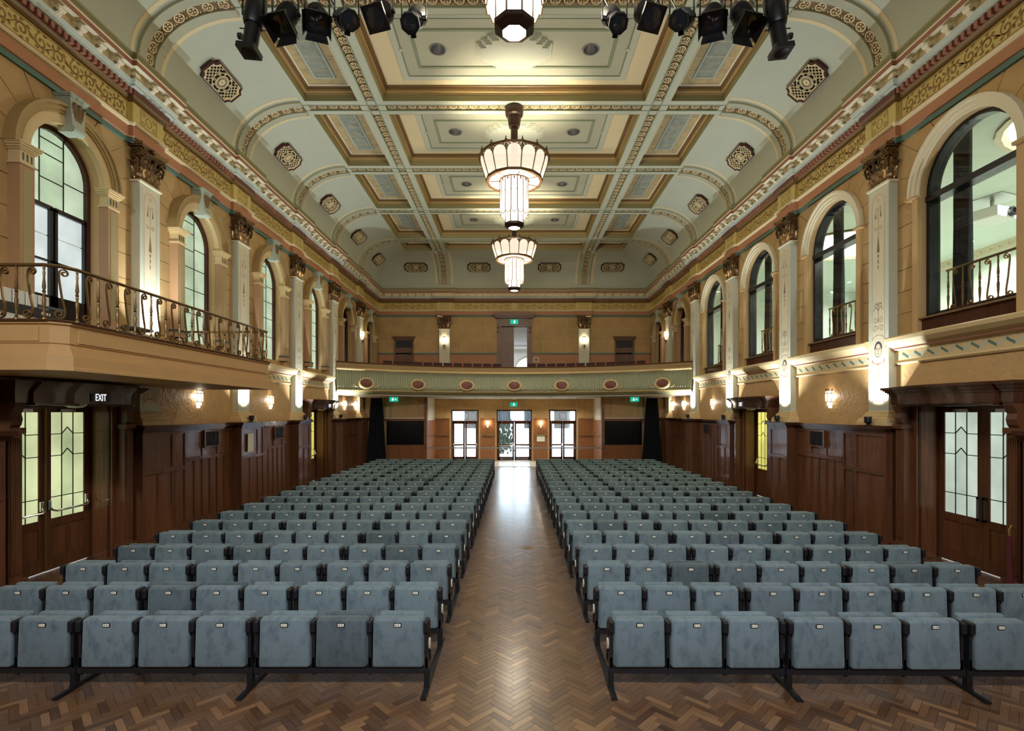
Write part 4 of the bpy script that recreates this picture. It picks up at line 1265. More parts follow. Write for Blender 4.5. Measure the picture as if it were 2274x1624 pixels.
        if bars:
            zb_ = .98; e = sg
            y0, y1 = (a+.05, c-.07)
            MB().tube([(s*7.60, y0, zb_+.08), (s*7.56, y0+.02, zb_+.02), (s*7.54, y0+.08, zb_), (s*7.54, y1-.06, zb_), (s*7.56, y1-.01, zb_+.03), (s*7.60, y1, zb_+.10)], .018, 8).build('push_bar', 'chrome', leaf, smooth=True)
            for yy in (y0, y1): MB().box(*X(7.585, 7.625), yy-.03, yy+.03, zb_+.02, zb_+.18).build('bar_housing', 'chrome', leaf, bevel=.01)
        else:
            yy = a+.05 if sg > 0 else c-.05
            MB().box(*X(7.56, 7.58), yy-.015, yy+.015, .82, 1.22).box(*X(7.56, 7.625), yy-.015, yy+.015, .82, .86).box(*X(7.56, 7.625), yy-.015, yy+.015, 1.18, 1.22).build('pull_handle', 'black_metal' if sg < 0 else 'silver', leaf)
        MB().box(*X(7.58, 7.62), *sorted((yc+sg*.25, yc+sg*.55)), 2.60, 2.655).build('door_closer', 'silver', leaf)
    if bars:
        MB().tube([(s*7.585, yc-.03, .05), (s*7.585, yc-.03, 2.66)], .014, 6).build('vertical_bolt', 'brass', o)
    # glowing strip standing in for light that leaks under the leaves
    MB().box(*X(7.66, 7.70), yc-.87, yc+.87, -.01, .010).build('door_gap_glow', 'lit_white', o)
    if exitpos is not None:
        t = thing('exit_sign', 'white lit exit letters on the mahogany door hood, %s bay from the stage, %s' % (ORD[b], SIDE[s]), 'exit sign', (s*(6.86+.07-.17*cos(pi*exitpos/1.94)-.006), yc+exitpos, 2.835), rz=pi/2 if s < 0 else -pi/2)
        MB().box(-.20, .20, 0, .02, -.075, .075).build('plate', 'black', t)
        ob('letters', EXIT_ME, t, mtx=Matrix.Translation((0, -.004, 0)) @ Matrix.Rotation(pi/2, 4, 'X') @ Matrix.Diagonal((.85, 1.25, 1, 1)))
        d = thing('dome_light', 'white dome lamp under the door hood, %s bay from the stage, %s' % (ORD[b], SIDE[s]), 'lamp', (s*7.02, yc-.12, 2.735), group='dome lamps under door hoods')
        MB().lathe([(.15, 0), (.14, -.03), (.09, -.06), (0, -.07)], seg=18, caps=False).build('dome', 'white', d, smooth=True)
portal(-1, 0, 1, 'pane_exit', 'pane_exit_pat', .05, True, 'mahogany double door with leaded glass, hood and push bars below the balcony')
portal(-1, 3, 2, 'pane_yellow', 'pane_yellow', .0, True, 'mahogany double door with leaded glass and hood, fourth bay from the stage, balcony side')
portal(1, 0, 3, 'pane_mint', 'pane_mint_pat', None, False, 'mahogany double door with leaded glass and hood in the first bay, clear-window side')
portal(1, 2, 4, 'pane_yellow', 'pane_yellow', .0, True, 'mahogany double door with yellow leaded glass, third bay from the stage, clear-window side')
# ================================================================== FUNCTION ROOM behind the clear windows
def function_room():
    x0, x1, y0, y1, zf, zc = 7.40, 14.6, 4.5, 21.7, 4.0, 7.66
    mb = MB().box(x1, x1+.2, y0-.2, y1+.2, 3.8, 8.2).box(x0, x1, y0-.2, y0, 3.8, 8.2).box(x0, x1, y1, y1+.2, 3.8, 8.2)
    o = struct(mb.build('wall_function_room', 'offwhite_room'), 'pale walls of the lit function room behind the clear windows')
    struct(MB().box(7.62, x1, y0, y1, zf-.1, zf+.1).build('floor_function_room', 'room_carpet'), 'floor of the function room')
    # ceiling with two oval recesses
    mb = MB(); segs = 28
    cs = [(10.3, 8.6), (10.3, 15.6)]; rx, ry = 1.85, 1.55
    bounds = [(x0, y0, x1, 12.1), (x0, 12.1, x1, y1)]
    for (cx, cy_), (a, b, c, d) in zip(cs, bounds):
        ring = [(cx+rx*cos(2*pi*i/segs), cy_+ry*sin(2*pi*i/segs)) for i in range(segs)]
        out = []
        for i in range(segs):
            ang = 2*pi*i/segs; dx, dy = cos(ang), sin(ang); t = 1e9
            if dx > 1e-6: t = min(t, (c-cx)/dx)
            if dx < -1e-6: t = min(t, (a-cx)/dx)
            if dy > 1e-6: t = min(t, (d-cy_)/dy)
            if dy < -1e-6: t = min(t, (b-cy_)/dy)
            out.append((cx+dx*t, cy_+dy*t))
        mb.loft([[(x, y, zc) for x, y in out], [(x, y, zc) for x, y in ring], [(x, y, zc+.35) for x, y in ring]], True, False)
        for ccx, ccy in ((a, b), (c, b), (c, d), (a, d)): mb.box(min(ccx, cx+(ccx-cx)*.8), max(ccx, cx+(ccx-cx)*.8), min(ccy, cy_+(ccy-cy_)*.75), max(ccy, cy_+(ccy-cy_)*.75), zc+.002, zc+.05)
    cl = struct(mb.build('ceiling_function_room', 'offwhite_room'), 'pale ceiling of the function room with oval recesses')
    for cx, cy_ in cs:
        ring = lambda k, z: [(cx+rx*k*cos(2*pi*i/segs), cy_+ry*k*sin(2*pi*i/segs), z) for i in range(segs)]
        MB().add(ring(1.0, zc+.34), [tuple(range(segs))]).build('lit_recess', 'lit_cove', cl)
        MB().loft([ring(1.0, zc-.05), ring(.94, zc-.05), ring(.90, zc+.03), ring(.97, zc+.10), ring(1.0, zc+.10)], True, False).build('recess_moulding', 'cream_pale', cl)
    mb = MB().box(x1-.18, x1, y0, y1, zc-.06, zc).box(x1-.10, x1, y0, y1, zc-.22, zc-.06)
    for y in run_positions(y0, y1, .3): mb.box(x1-.15, x1, y-.05, y+.05, zc-.14, zc-.06)
    mb.build('room_cornice', 'cream_pale', o)
    # downlights that show through the glass
    for i, (x, y) in enumerate([(13.1, 15.0), (13.5, 15.3), (11.7, 11.8), (9.2, 12.3), (13.0, 20.1), (12.8, 18.2), (9.3, 18.8), (13.2, 9.0)]):
        t = thing('round_downlight', 'small round downlight in the function room ceiling, %s from the stage' % ORD[sorted([15.0, 15.3, 11.8, 12.3, 20.1, 18.2, 18.8, 9.0]).index(y)], 'downlight', (x, y, zc), group='function room downlights')
        MB().lathe([(.09, 0), (.09, -.012), (.07, -.014)], seg=14, caps=False).build('trim_ring', 'white', t)
        MB().lathe([(.07, -.008), (0, -.009)], seg=14, caps=False).build('lamp_face', 'lit_down', t)
        lamp('room_downlight', 'SPOT', (x, y, zc-.03), 170, (.96, 1, .92), .06, (0,0,0), 2.6, .6)
    # full-length dark curtains at the far jamb of each window
    for b in range(4):
        yc = BC[b]
        c = ob('window_curtain', curtain_mesh(.36, 3.54, .05, .36, 'curtain_grey', 9), None, loc=(7.98, yc+.80, 4.1), rot=(0, 0, pi/2))
        tag(c, 'long dark grey curtain gathered behind the clear window, %s bay from the stage' % ORD[b], 'curtain', 'function room curtains')
    # projector on its ceiling mount
    t = thing('ceiling_projector', 'white projector hanging from the function room ceiling', 'projector', (11.4, 12.35, 7.66), rz=.35)
    MB().tube([(0, 0, 0), (0, 0, -.26)], .04, 10).build('mount_pole', 'white', t, smooth=True)
    MB().box(-.42, .42, -.40, .40, -.022, -.002).build('mount_plate', 'silver', t)
    MB().box(-.38, .38, -.30, .30, -.50, -.25).build('body', 'white', t, bevel=.03)
    MB().lathe([(.075, 0), (.075, .05), (.055, .055), (.05, .02), (0, .02)], seg=16, caps=False).xf(Matrix.Translation((.10, -.30, -.37)) @ Matrix.Scale(1.5, 4) @ Matrix.Rotation(pi/2, 4, 'X')).build('lens', 'black_gloss', t, smooth=True)
    for x in (-.2, .2):
        mb = MB()
        for q in range(6): mb.box(x-.07, x+.07, -.303, -.30, -.46+.025*q, -.45+.025*q)
        mb.build('vent_slots', 'silver', t)
    struct(MB().box(14.8, 15, YN, 29, -.2, 11.6).build('light_shell_right', 'white'), 'added light-blocking shell beyond the function room')  # added unseen shell that keeps stray sky light out
def curtain_mesh(w_, h, amp, wb, matn, folds):
    mb = MB(); rows = []; n = folds*4
    for j in range(9):
        t = j/8; ww = wb+(w_-wb)*t; z = h*t
        front = [(-ww/2+ww*i/n, amp*sin(2*pi*i*folds/n)*(1-.3*t)+.01*sin(5*t+i), z) for i in range(n+1)]
        rows.append(front+[(x, y+.012, z) for x, y, z in reversed(front)])
    return mb.loft(rows, True, True).mesh('curtain', matn, smooth=True)
function_room()

# ================================================================== RAILINGS
def scroll_mesh(h, matn):
    mb = MB()
    top = spiral(.025, h-.065, .012, .052, pi-2*pi*1.35, 1.35, 20); bot = spiral(-.03, .075, .060, .012, 0, -1.4, 22)
    path = top+[(top[-1][0]-.002, h-.14), (.0, h*.45), (bot[0][0], .15)]+bot
    mb.strap([(x, 0, z) for x, z in path], (0, 1, 0), .022, .015)
    mb.tube([(.03, 0, h-.02), (.03, 0, h)], .008, 5); mb.tube([(-.03, 0, 0), (-.03, 0, .018)], .010, 5)
    return mb.mesh('scroll', matn, smooth=True)
def baluster_mesh(h, matn):
    pr = [(.022, 0), (.022, .02), (.012, .035), (.017, .05), (.010, .07), (.016, .14), (.021, .24), (.012, .29), (.018, .31), (.012, .33), (.022, .345), (.012, .36), (.020, .40), (.011, .52), (.015, .58), (.010, .60), (.014, .63), (.014, .66)]
    return MB().lathe([(r, z*h/.66) for r, z in pr], seg=8).mesh('baluster', matn, smooth=True)
SCR = {}; 
def railing(pts, z0, h, label, group=None, step=.165, matn='rail_metal', curve_top=True):
    key = (round(h, 3), matn)
    if key not in SCR: SCR[key] = (scroll_mesh(h, matn), baluster_mesh(h, matn))
    P = [Vector((x, y)) for x, y in pts]
    t = thing('scroll_railing', label, 'railing', (P[0].x, P[0].y, z0), group=group)
    base = Vector((P[0].x, P[0].y, z0))
    seg = [(P[i+1]-P[i]).length for i in range(len(P)-1)]; tot = sum(seg); n = max(2, round(tot/step))
    mb = MB(); mb.tube([(p.x-base.x, p.y-base.y, h+.012) for p in P], .022, 8); 
    mb.build('top_rail', matn, t, smooth=True)
    MB().tube([(p.x-base.x, p.y-base.y, .004) for p in P], .010, 6).build('bottom_rail', matn, t)
    for i in range(n+1):
        d = tot*(i+.0)/n; d = min(max(d, .03), tot-.03); k = 0
        while d > seg[k] and k < len(seg)-1: d -= seg[k]; k += 1
        dr = (P[k+1]-P[k]).normalized(); p = P[k]+dr*d
        a = math.atan2(dr.y, dr.x)
        if i % 2 == 0: ob('baluster', SCR[key][1], t, loc=(p.x-base.x, p.y-base.y, 0))
        else:
            o = ob('scroll', SCR[key][0], t, loc=(p.x-base.x, p.y-base.y, 0), rot=(0, 0, a))
            if (i//2) >= n//3: o.scale = (-1, 1, 1)
    return t
for b in range(4):
    yc = BC[b]
    railing([(7.86, yc-1.0), (7.86, yc+1.0)], 4.42, .74, 'scrolled brass railing behind the clear window, %s bay from the stage' % ORD[b], 'window railings')
    MB_ = MB().box(7.62, 8.0, yc-1.1, yc+1.1, 4.05, 4.42).build('window_seat', 'mahogany_dark'); struct(MB_, 'dark sill shelf behind the clear window, %s bay from the stage' % ORD[b])

# ================================================================== LEFT BALCONY
def balcony():
    xf, y0, y1, c = -5.40, 6.16, 11.37, .13
    path = [(-7.3, y0), (xf-c, y0), (xf, y0+c), (xf, y1), (-7.3, y1)]
    prof = [(-.1, 3.70), (.03, 3.70), (.03, 3.66), (.012, 3.65), (0, 3.64), (0, 3.43), (-.015, 3.425), (-.015, 3.41), (.012, 3.405), (.012, 3.36), (.03, 3.355), (.03, 3.32), (.05, 3.315), (.05, 3.285), (.07, 3.28), (.07, 3.14), (.08, 3.135), (.08, 3.10), (-.1, 3.10)]
    mb = MB(); sweep(path, prof, mb)
    t = thing('balcony', 'tan painted box balcony projecting above the exit door', None, (0, 0, 0), kind='structure')
    mb.build('fascia', 'balcony_paint', t)
    poly = [(-7.3, y0-.05), (xf-c, y0-.05), (xf+.05, y0+c), (xf+.05, y1+.05), (-7.3, y1+.05)]
    MB().ext([(x, y, 3.105) for x, y in poly], (0, 0, .02)).build('underside', 'tan', t)
    MB().ext([(x, y, 3.68) for x, y in poly], (0, 0, .02)).build('deck', 'mahogany_dark', t)
    MB().box(xf-.02, xf+.012, y0+c+.12, y1-.12, 3.45, 3.62).build('fascia_panel', 'balcony_paint', t)
    MB().box(-7.2, xf-c-.12, y0-.012, y0+.02, 3.45, 3.62).build('fascia_panel', 'balcony_paint', t)
    railing([(-7.25, y0+.02), (xf-.22, y0+.02), (xf-.08, y0+.10), (xf-.02, y0+.26), (xf-.02, y1-.02), (-7.2, y1-.02)], 3.71, .64, 'scrolled brass railing round the box balcony', matn='rail_metal')
    # things on the balcony beside the stage
    for i in range(4):
        x = -7.02; y = 7.02+.19*i
        k = MB().box(-.13, .13, -.085, .085, 0, .20).box(-.131, -.129, -.03, .03, .05, .15).build('binder_box', 'paper', None, loc=(x, y, 4.10), bevel=.008, seg=1)
        tag(k, 'white file box on the balcony cabinet, %s from the arched door' % ORD[3-i], 'box', 'file boxes on the balcony cabinet')
    t2 = thing('equipment_cabinet', 'grey and white control cabinet with a black band on the balcony', 'cabinet', (-7.0, 7.30, 3.70))
    MB().box(-.16, .16, -.42, .42, 0, .26).build('body', 'ivory', t2, bevel=.01)
    MB().box(-.165, .17, -.43, .43, .26, .40).build('control_band', 'black', t2)
    for i in range(3):
        y = -.28+.28*i; MB().box(.16, .168, y-.11, y+.11, .04, .22).build('cabinet_panel', 'white', t2)
    for q in range(4): MB().box(.17, .176, .18+.04*q, .20+.04*q, .31, .35).build('button', 'cream', t2)
    for i, (y, d) in enumerate(((7.72, 'near side of the arched balcony door'), (9.66, 'far side of the arched balcony door'))):
        k = MB().box(-.18, .12, -.24, .24, 0, .05).build('wall_shelf', 'blue_pad', None, loc=(-7.0, y, 4.12), bevel=.015)
        tag(k, 'padded grey ledge cushion against the wall, %s' % d, 'ledge', 'balcony ledge cushions')
balcony()

# ================================================================== GALLERY
GR_, GY = 10.39, 13.26
def garc(r, phi): return (r*sin(phi), GY+r*cos(phi))
PH = .762
def gallery():
    n = 48
    path = [garc(GR_, -PH+2*PH*i/n) for i in range(n+1)]
    def poly(r):
        return [garc(r, -PH+2*PH*i/n) for i in range(n+1)]
    t = thing('gallery', 'curved green and tan gallery front with red oval medallions', None, kind='structure')
    sweep(path, [(-.3, 4.62), (-.3, 4.67), (.05, 4.67), (.08, 4.64), (.05, 4.61)]).build('coping', 'mahogany', t)
    sweep(path, [(.05, 4.61), (.06, 4.58), (.045, 4.57), (.045, 4.42)]).build('ornament_band', 'gal_tan', t)
    sweep(path, [(.045, 4.42), (.09, 4.41), (.115, 4.375), (.10, 4.335), (.03, 4.32), (.02, 4.30)]).build('torus', 'tan_light', t, smooth=True)
    og = [(.02, 4.30), (0, 4.20), (.01, 4.08), (.05, 3.92), (.10, 3.76), (.125, 3.66), (.115, 3.58), (.10, 3.55)]
    sweep(path, og).build('reeded_panel', 'gal_green', t, smooth=True)
    sweep(path, [(.10, 3.55), (.15, 3.54), (.165, 3.51), (.15, 3.47), (.11, 3.46)]).build('lower_moulding', 'gold', t, smooth=True)
    sweep(path, [(.11, 3.46), (.08, 3.40), (.0, 3.36), (-.14, 3.345), (-.4, 3.34)]).build('soffit_moulding', 'olive', t, smooth=True)
    rd = MB(); N = 150
    for i in range(N):
        ph = -PH+2*PH*(i+.5)/N; dph = PH/N*.62
        rings = []
        for off, z in og:
            a = garc(GR_-off-.001, ph-dph); b = garc(GR_-off-.030, ph-dph*.45); c = garc(GR_-off-.030, ph+dph*.45); d = garc(GR_-off-.001, ph+dph)
            rings.append([(*a, z), (*b, z), (*c, z), (*d, z)])
        rd.loft(rings, closed=False)
    rd.build('reeds', 'gal_green', t, kind='stuff')
    bd = MB()
    for i in range(300):
        ph = -PH+2*PH*(i+.5)/300
        x, y = garc(GR_-.06, ph); bd.add([(x-.014, y, 4.59), (x, y-.014, 4.59), (x+.014, y, 4.59), (x, y, 4.604), (x, y, 4.576)], [(0,1,3), (1,2,3), (0,1,4), (1,2,4)])
        if i % 2 == 0:
            x, y = garc(GR_-.165, ph); r = .028; bd.add([(x-r, y, 3.505), (x, y-r, 3.505), (x+r, y, 3.505), (x, y, 3.505+r), (x, y, 3.505-r)], [(0,1,3), (1,2,3), (0,1,4), (1,2,4)])
    bd.build('bead_course', 'cream', t, kind='stuff')
    # leaf scroll relief on the ornament band
    rl = MB()
    for i in range(110):
        ph = -PH+2*PH*(i+.5)/110; x, y = garc(GR_-.055, ph); sg = 1 if i % 2 else -1
        ca, sa = cos(-ph), sin(-ph)
        rl.strap([(x+ca*u, y+sa*u, 4.495+v) for u, v in [(px, sg*pz) for px, pz in spiral(0, 0, .01, .055, 0, 1.3, 8)]], (sin(ph), cos(ph), 0), .02, .016)
    rl.build('scroll_relief', 'gal_tan', t, kind='stuff')
    # medallions
    mm = MB()
    prof = [(1.48, 0), (1.42, .05), (1.15, .07), (1.0, .03)]
    mm.loft([[(.235*k*cos(2*pi*i/24)*(1.05 if i % 2 else 1), -z, .165*k*sin(2*pi*i/24)*(1.05 if i % 2 else 1)) for i in range(24)] for k, z in prof], True, False)
    for sx in (-1, 1):
        mm.strap([(sx*(.30+x), -.02, -.13+z) for x, z in [(0, .02), (.06, -.03), (.14, -.02), (.20, .04)]+[(.20+a-.05, .04+b) for a, b in spiral(.05, 0, .035, .008, pi, -1.1, 8)]], (0, 1, 0), .03, .03)
        mm.strap([(sx*(.27+x), -.02, .02+z) for x, z in spiral(.03, 0, .045, .01, -pi/2, 1.2, 9)], (0, 1, 0), .03, .022)
    for x in (-.07, 0, .07): mm.lathe([(.05, 0), (.03, .035), (0, .04)], c=(0,0,0), seg=8, caps=False); 
    frame_me = mm.mesh('medallion', 'tan_light', smooth=True)
    ov = MB().loft([[(.232*k*cos(2*pi*i/24), -z, .162*k*sin(2*pi*i/24)) for i in range(24)] for k, z in ((1, .025), (.9, .05), (.5, .065), (.05, .07))], True, True).mesh('oval', 'oval_red', smooth=True)
    crest = MB().lathe([(.06, 0), (.05, .03), (0, .05)], seg=8, caps=False).xf(Matrix.Translation((0, -.02, .20)) @ Matrix.Rotation(pi/2, 4, 'X')).mesh('crest', 'tan_light')
    for x in (-6.22, -4.26, -2.16, 0, 2.16, 4.26, 6.22):
        ph = math.asin(x/GR_); px, py = garc(GR_-.12, ph)
        m_ = ob('medallion', frame_me, t, mtx=Matrix.Translation((px, py, 3.80)) @ Matrix.Rotation(-ph, 4, 'Z') @ Matrix.Rotation(-.18, 4, 'X'))
        ob('oval', ov, m_); ob('crest', crest, m_)
        for q in (-.12, .12): c_ = ob('crest', crest, m_, loc=(q, 0, -.03)); c_.scale = (.7, .7, .7)
    # floor and underside
    pl = path+[(7.3, YB), (-7.3, YB)]
    def slab(pts, z0, z1, nm, m): MB().ext([(x, y, z0) for x, y in pts], (0, 0, z1-z0)).build(nm, m, t)
    slab([garc(GR_+.02, -PH+2*PH*i/n) for i in range(n+1)]+[(7.3, YB), (-7.3, YB)], 3.31, 3.40, 'underside', 'lobby_wall')
    slab([garc(GR_+.05, -PH+2*PH*i/n) for i in range(n+1)]+[(7.3, YB), (-7.3, YB)], 3.41, 3.6, 'deck', 'maroon')
    slab([garc(GR_+.72, -PH*.95+2*PH*.95*i/n) for i in range(n+1)]+[garc(GR_+1.8, PH*.85), garc(GR_+1.8, 0), garc(GR_+1.8, -PH*.85)], 3.6, 4.08, 'tier', 'maroon')
    # front-row gallery seats
    bk = MB().box(-.20, .20, -.03, .03, .42, .84).mesh('backrest', 'maroon', bevel=.015)
    st = MB().box(-.20, .20, -.36, -.03, .30, .36).mesh('seat_cushion', 'maroon', bevel=.01)
    lg = MB().box(-.215, -.195, -.3, .03, 0, .5).box(.195, .215, -.3, .03, 0, .5).mesh('side_frame', 'black_metal')
    for sg in (-1, 1):
        for i in range(12):
            ph = sg*(.072+.0405*i); x, y = garc(GR_+1.12, ph)
            g = thing('gallery_chair', 'dark maroon gallery seat behind the coping, %s from the open door, %s' % (ORD[i], SIDE[sg]), 'seat', (x, y, 4.08), rz=-ph, group='front row of gallery seats')
            ob('backrest', bk, g); ob('seat_cushion', st, g); ob('side_frame', lg, g)
gallery()

# doors on the gallery end wall
def gallery_doors():
    f = MB()
    for sg in (-1, 1): f.box(*sorted((sg*.74, sg*.93)), YB-.10, YB+.2, 3.6, 7.22).box(*sorted((sg*.70, sg*.76)), YB-.04, YB+.2, 3.6, 7.2)
    f.box(-.93, .93, YB-.10, YB+.2, 7.2, 7.62); f.box(-1.02, 1.02, YB-.22, YB, 7.62, 7.68).box(-1.08, 1.08, YB-.28, YB, 7.68, 7.74).box(-1.14, 1.14, YB-.32, YB, 7.74, 7.86)
    o = struct(f.build('door_5', 'brown_wood'), 'tall wooden doorway on the gallery end wall with one leaf open')
    for sg in (-1, 1):
        MB().ext([(sg*.80, YB-.10+d, z) for d, z in [(0, 6.85), (-.05, 6.9), (-.06, 7.05), (-.10, 7.15), (-.12, 7.55), (0, 7.6)]], (sg*.10, 0, 0)).build('bracket', 'brown_wood', o)
    l = MB().box(-.70, -.60, YB+.06, YB+.11, 3.6, 7.18).box(-.12, -.02, YB+.06, YB+.11, 3.6, 7.18)
    for z0, z1 in ((3.6, 3.9), (4.6, 4.72), (6.30, 6.42), (7.06, 7.18)): l.box(-.60, -.12, YB+.06, YB+.11, z0, z1)
    lf = l.build('door_leaf', 'brown_wood', o)
    for z0, z1 in ((3.9, 4.6), (4.72, 6.30), (6.42, 7.06)): MB().box(-.60, -.12, YB+.08, YB+.10, z0, z1).build('leaf_panel', 'brown_wood', lf)
    MB().lathe([(.03, 0), (.02, .05), (.035, .07), (0, .09)], seg=8).xf(Matrix.Translation((-.08, YB+.06, 5.0)) @ Matrix.Rotation(pi/2, 4, 'X')).build('door_knob', 'brass', lf)
    l2 = MB().box(.70, .75, YB+.2, YB+.92, 3.6, 7.18).build('door_leaf', 'brown_wood', o)
    # bright stair hall beyond
    mb = MB().box(-3, 3, 32, 32.2, 3.4, 9).box(-3.2, -3, YB+.3, 32.2, 3.4, 9).box(3, 3.2, YB+.3, 32.2, 3.4, 9).box(-3.2, 3.2, YB+.3, 32.2, 8.4, 8.6).box(-3.2, 3.2, YB+.3, 32.2, 3.3, 3.42)
    r = struct(mb.build('wall_stair_hall', 'white'), 'bright white stair hall beyond the gallery door')
    MB().add([(.85+.75*cos(pi*i/16), 31.97, 5.2+.75*sin(pi*i/16)) for i in range(17)]+[(.10, 31.97, 4.0), (1.60, 31.97, 4.0)], [tuple(range(19))]).build('arched_light', 'lit_white', r)
    rr = MB()
    for k in range(16):
        a0, a1 = pi*k/16, pi*(k+1)/16
        rr.box(*sorted((.85+.80*cos(a0), .85+.80*cos(a1)+.001)), 31.9, 31.98, 5.2+.76*sin((a0+a1)/2), 5.2+.86*sin((a0+a1)/2)+.04)
    rr.build('arch_moulding', 'lobby_wall', r)
    MB().box(.0, .08, 31.9, 32, 3.4, 4.9).box(.0, .55, 31.9, 32, 4.82, 4.9).box(.48, .56, 31.9, 32, 3.4, 4.9).build('inner_door_frame', 'oak', r)
    MB().box(-3, 3, 31.85, 32, 6.5, 6.75).box(-3, 3, 31.8, 32, 6.75, 6.85).build('inner_cornice', 'white', r)
    lamp('stair_hall_light', 'AREA', (0, 30, 8.3), 65, (.80, .90, 1), rot=(0,0,0), size=(3, 2.5))
    # low side doors with dark louvre
    for sg, n__ in ((-1, 6), (1, 7)):
        x0, x1 = sorted((sg*5.38, sg*6.40))
        d = struct(MB().box(x0, x0+.07, YB-.09, YB, 3.6, 6.5).box(x1-.07, x1, YB-.09, YB, 3.6, 6.5).box(x0, x1, YB-.09, YB, 6.45, 6.53).box(x0-.05, x1+.05, YB-.14, YB, 6.53, 6.58).box(x0-.09, x1+.09, YB-.18, YB, 6.58, 6.66).build('door_%d' % n__, 'brown_wood'), 'low boarded door with dark louvre on the gallery end wall, %s' % SIDE[sg])
        MB().box(x0+.07, x1-.07, YB-.05, YB-.01, 6.05, 6.45).build('louvre', 'black', d)
        MB().box(x0+.07, x1-.07, YB-.07, YB, 5.98, 6.05).build('transom', 'brown_wood', d)
        for i in range(8): w_ = (x1-x0-.14)/8; MB().box(x0+.07+w_*i+.004, x0+.07+w_*(i+1)-.004, YB-.06, YB-.02, 3.6, 5.98).build('board', 'brown_wood', d)
    # small notice beside the door
    t = thing('wall_notice', 'small framed notice beside the gallery door', 'notice', (1.18, YB-.03, 5.42))
    MB().box(-.14, .14, -.02, 0, -.12, .12).build('frame', 'paper', t); MB().box(-.09, .09, -.024, -.02, -.08, .07).build('print', 'stencil', t)
gallery_doors()

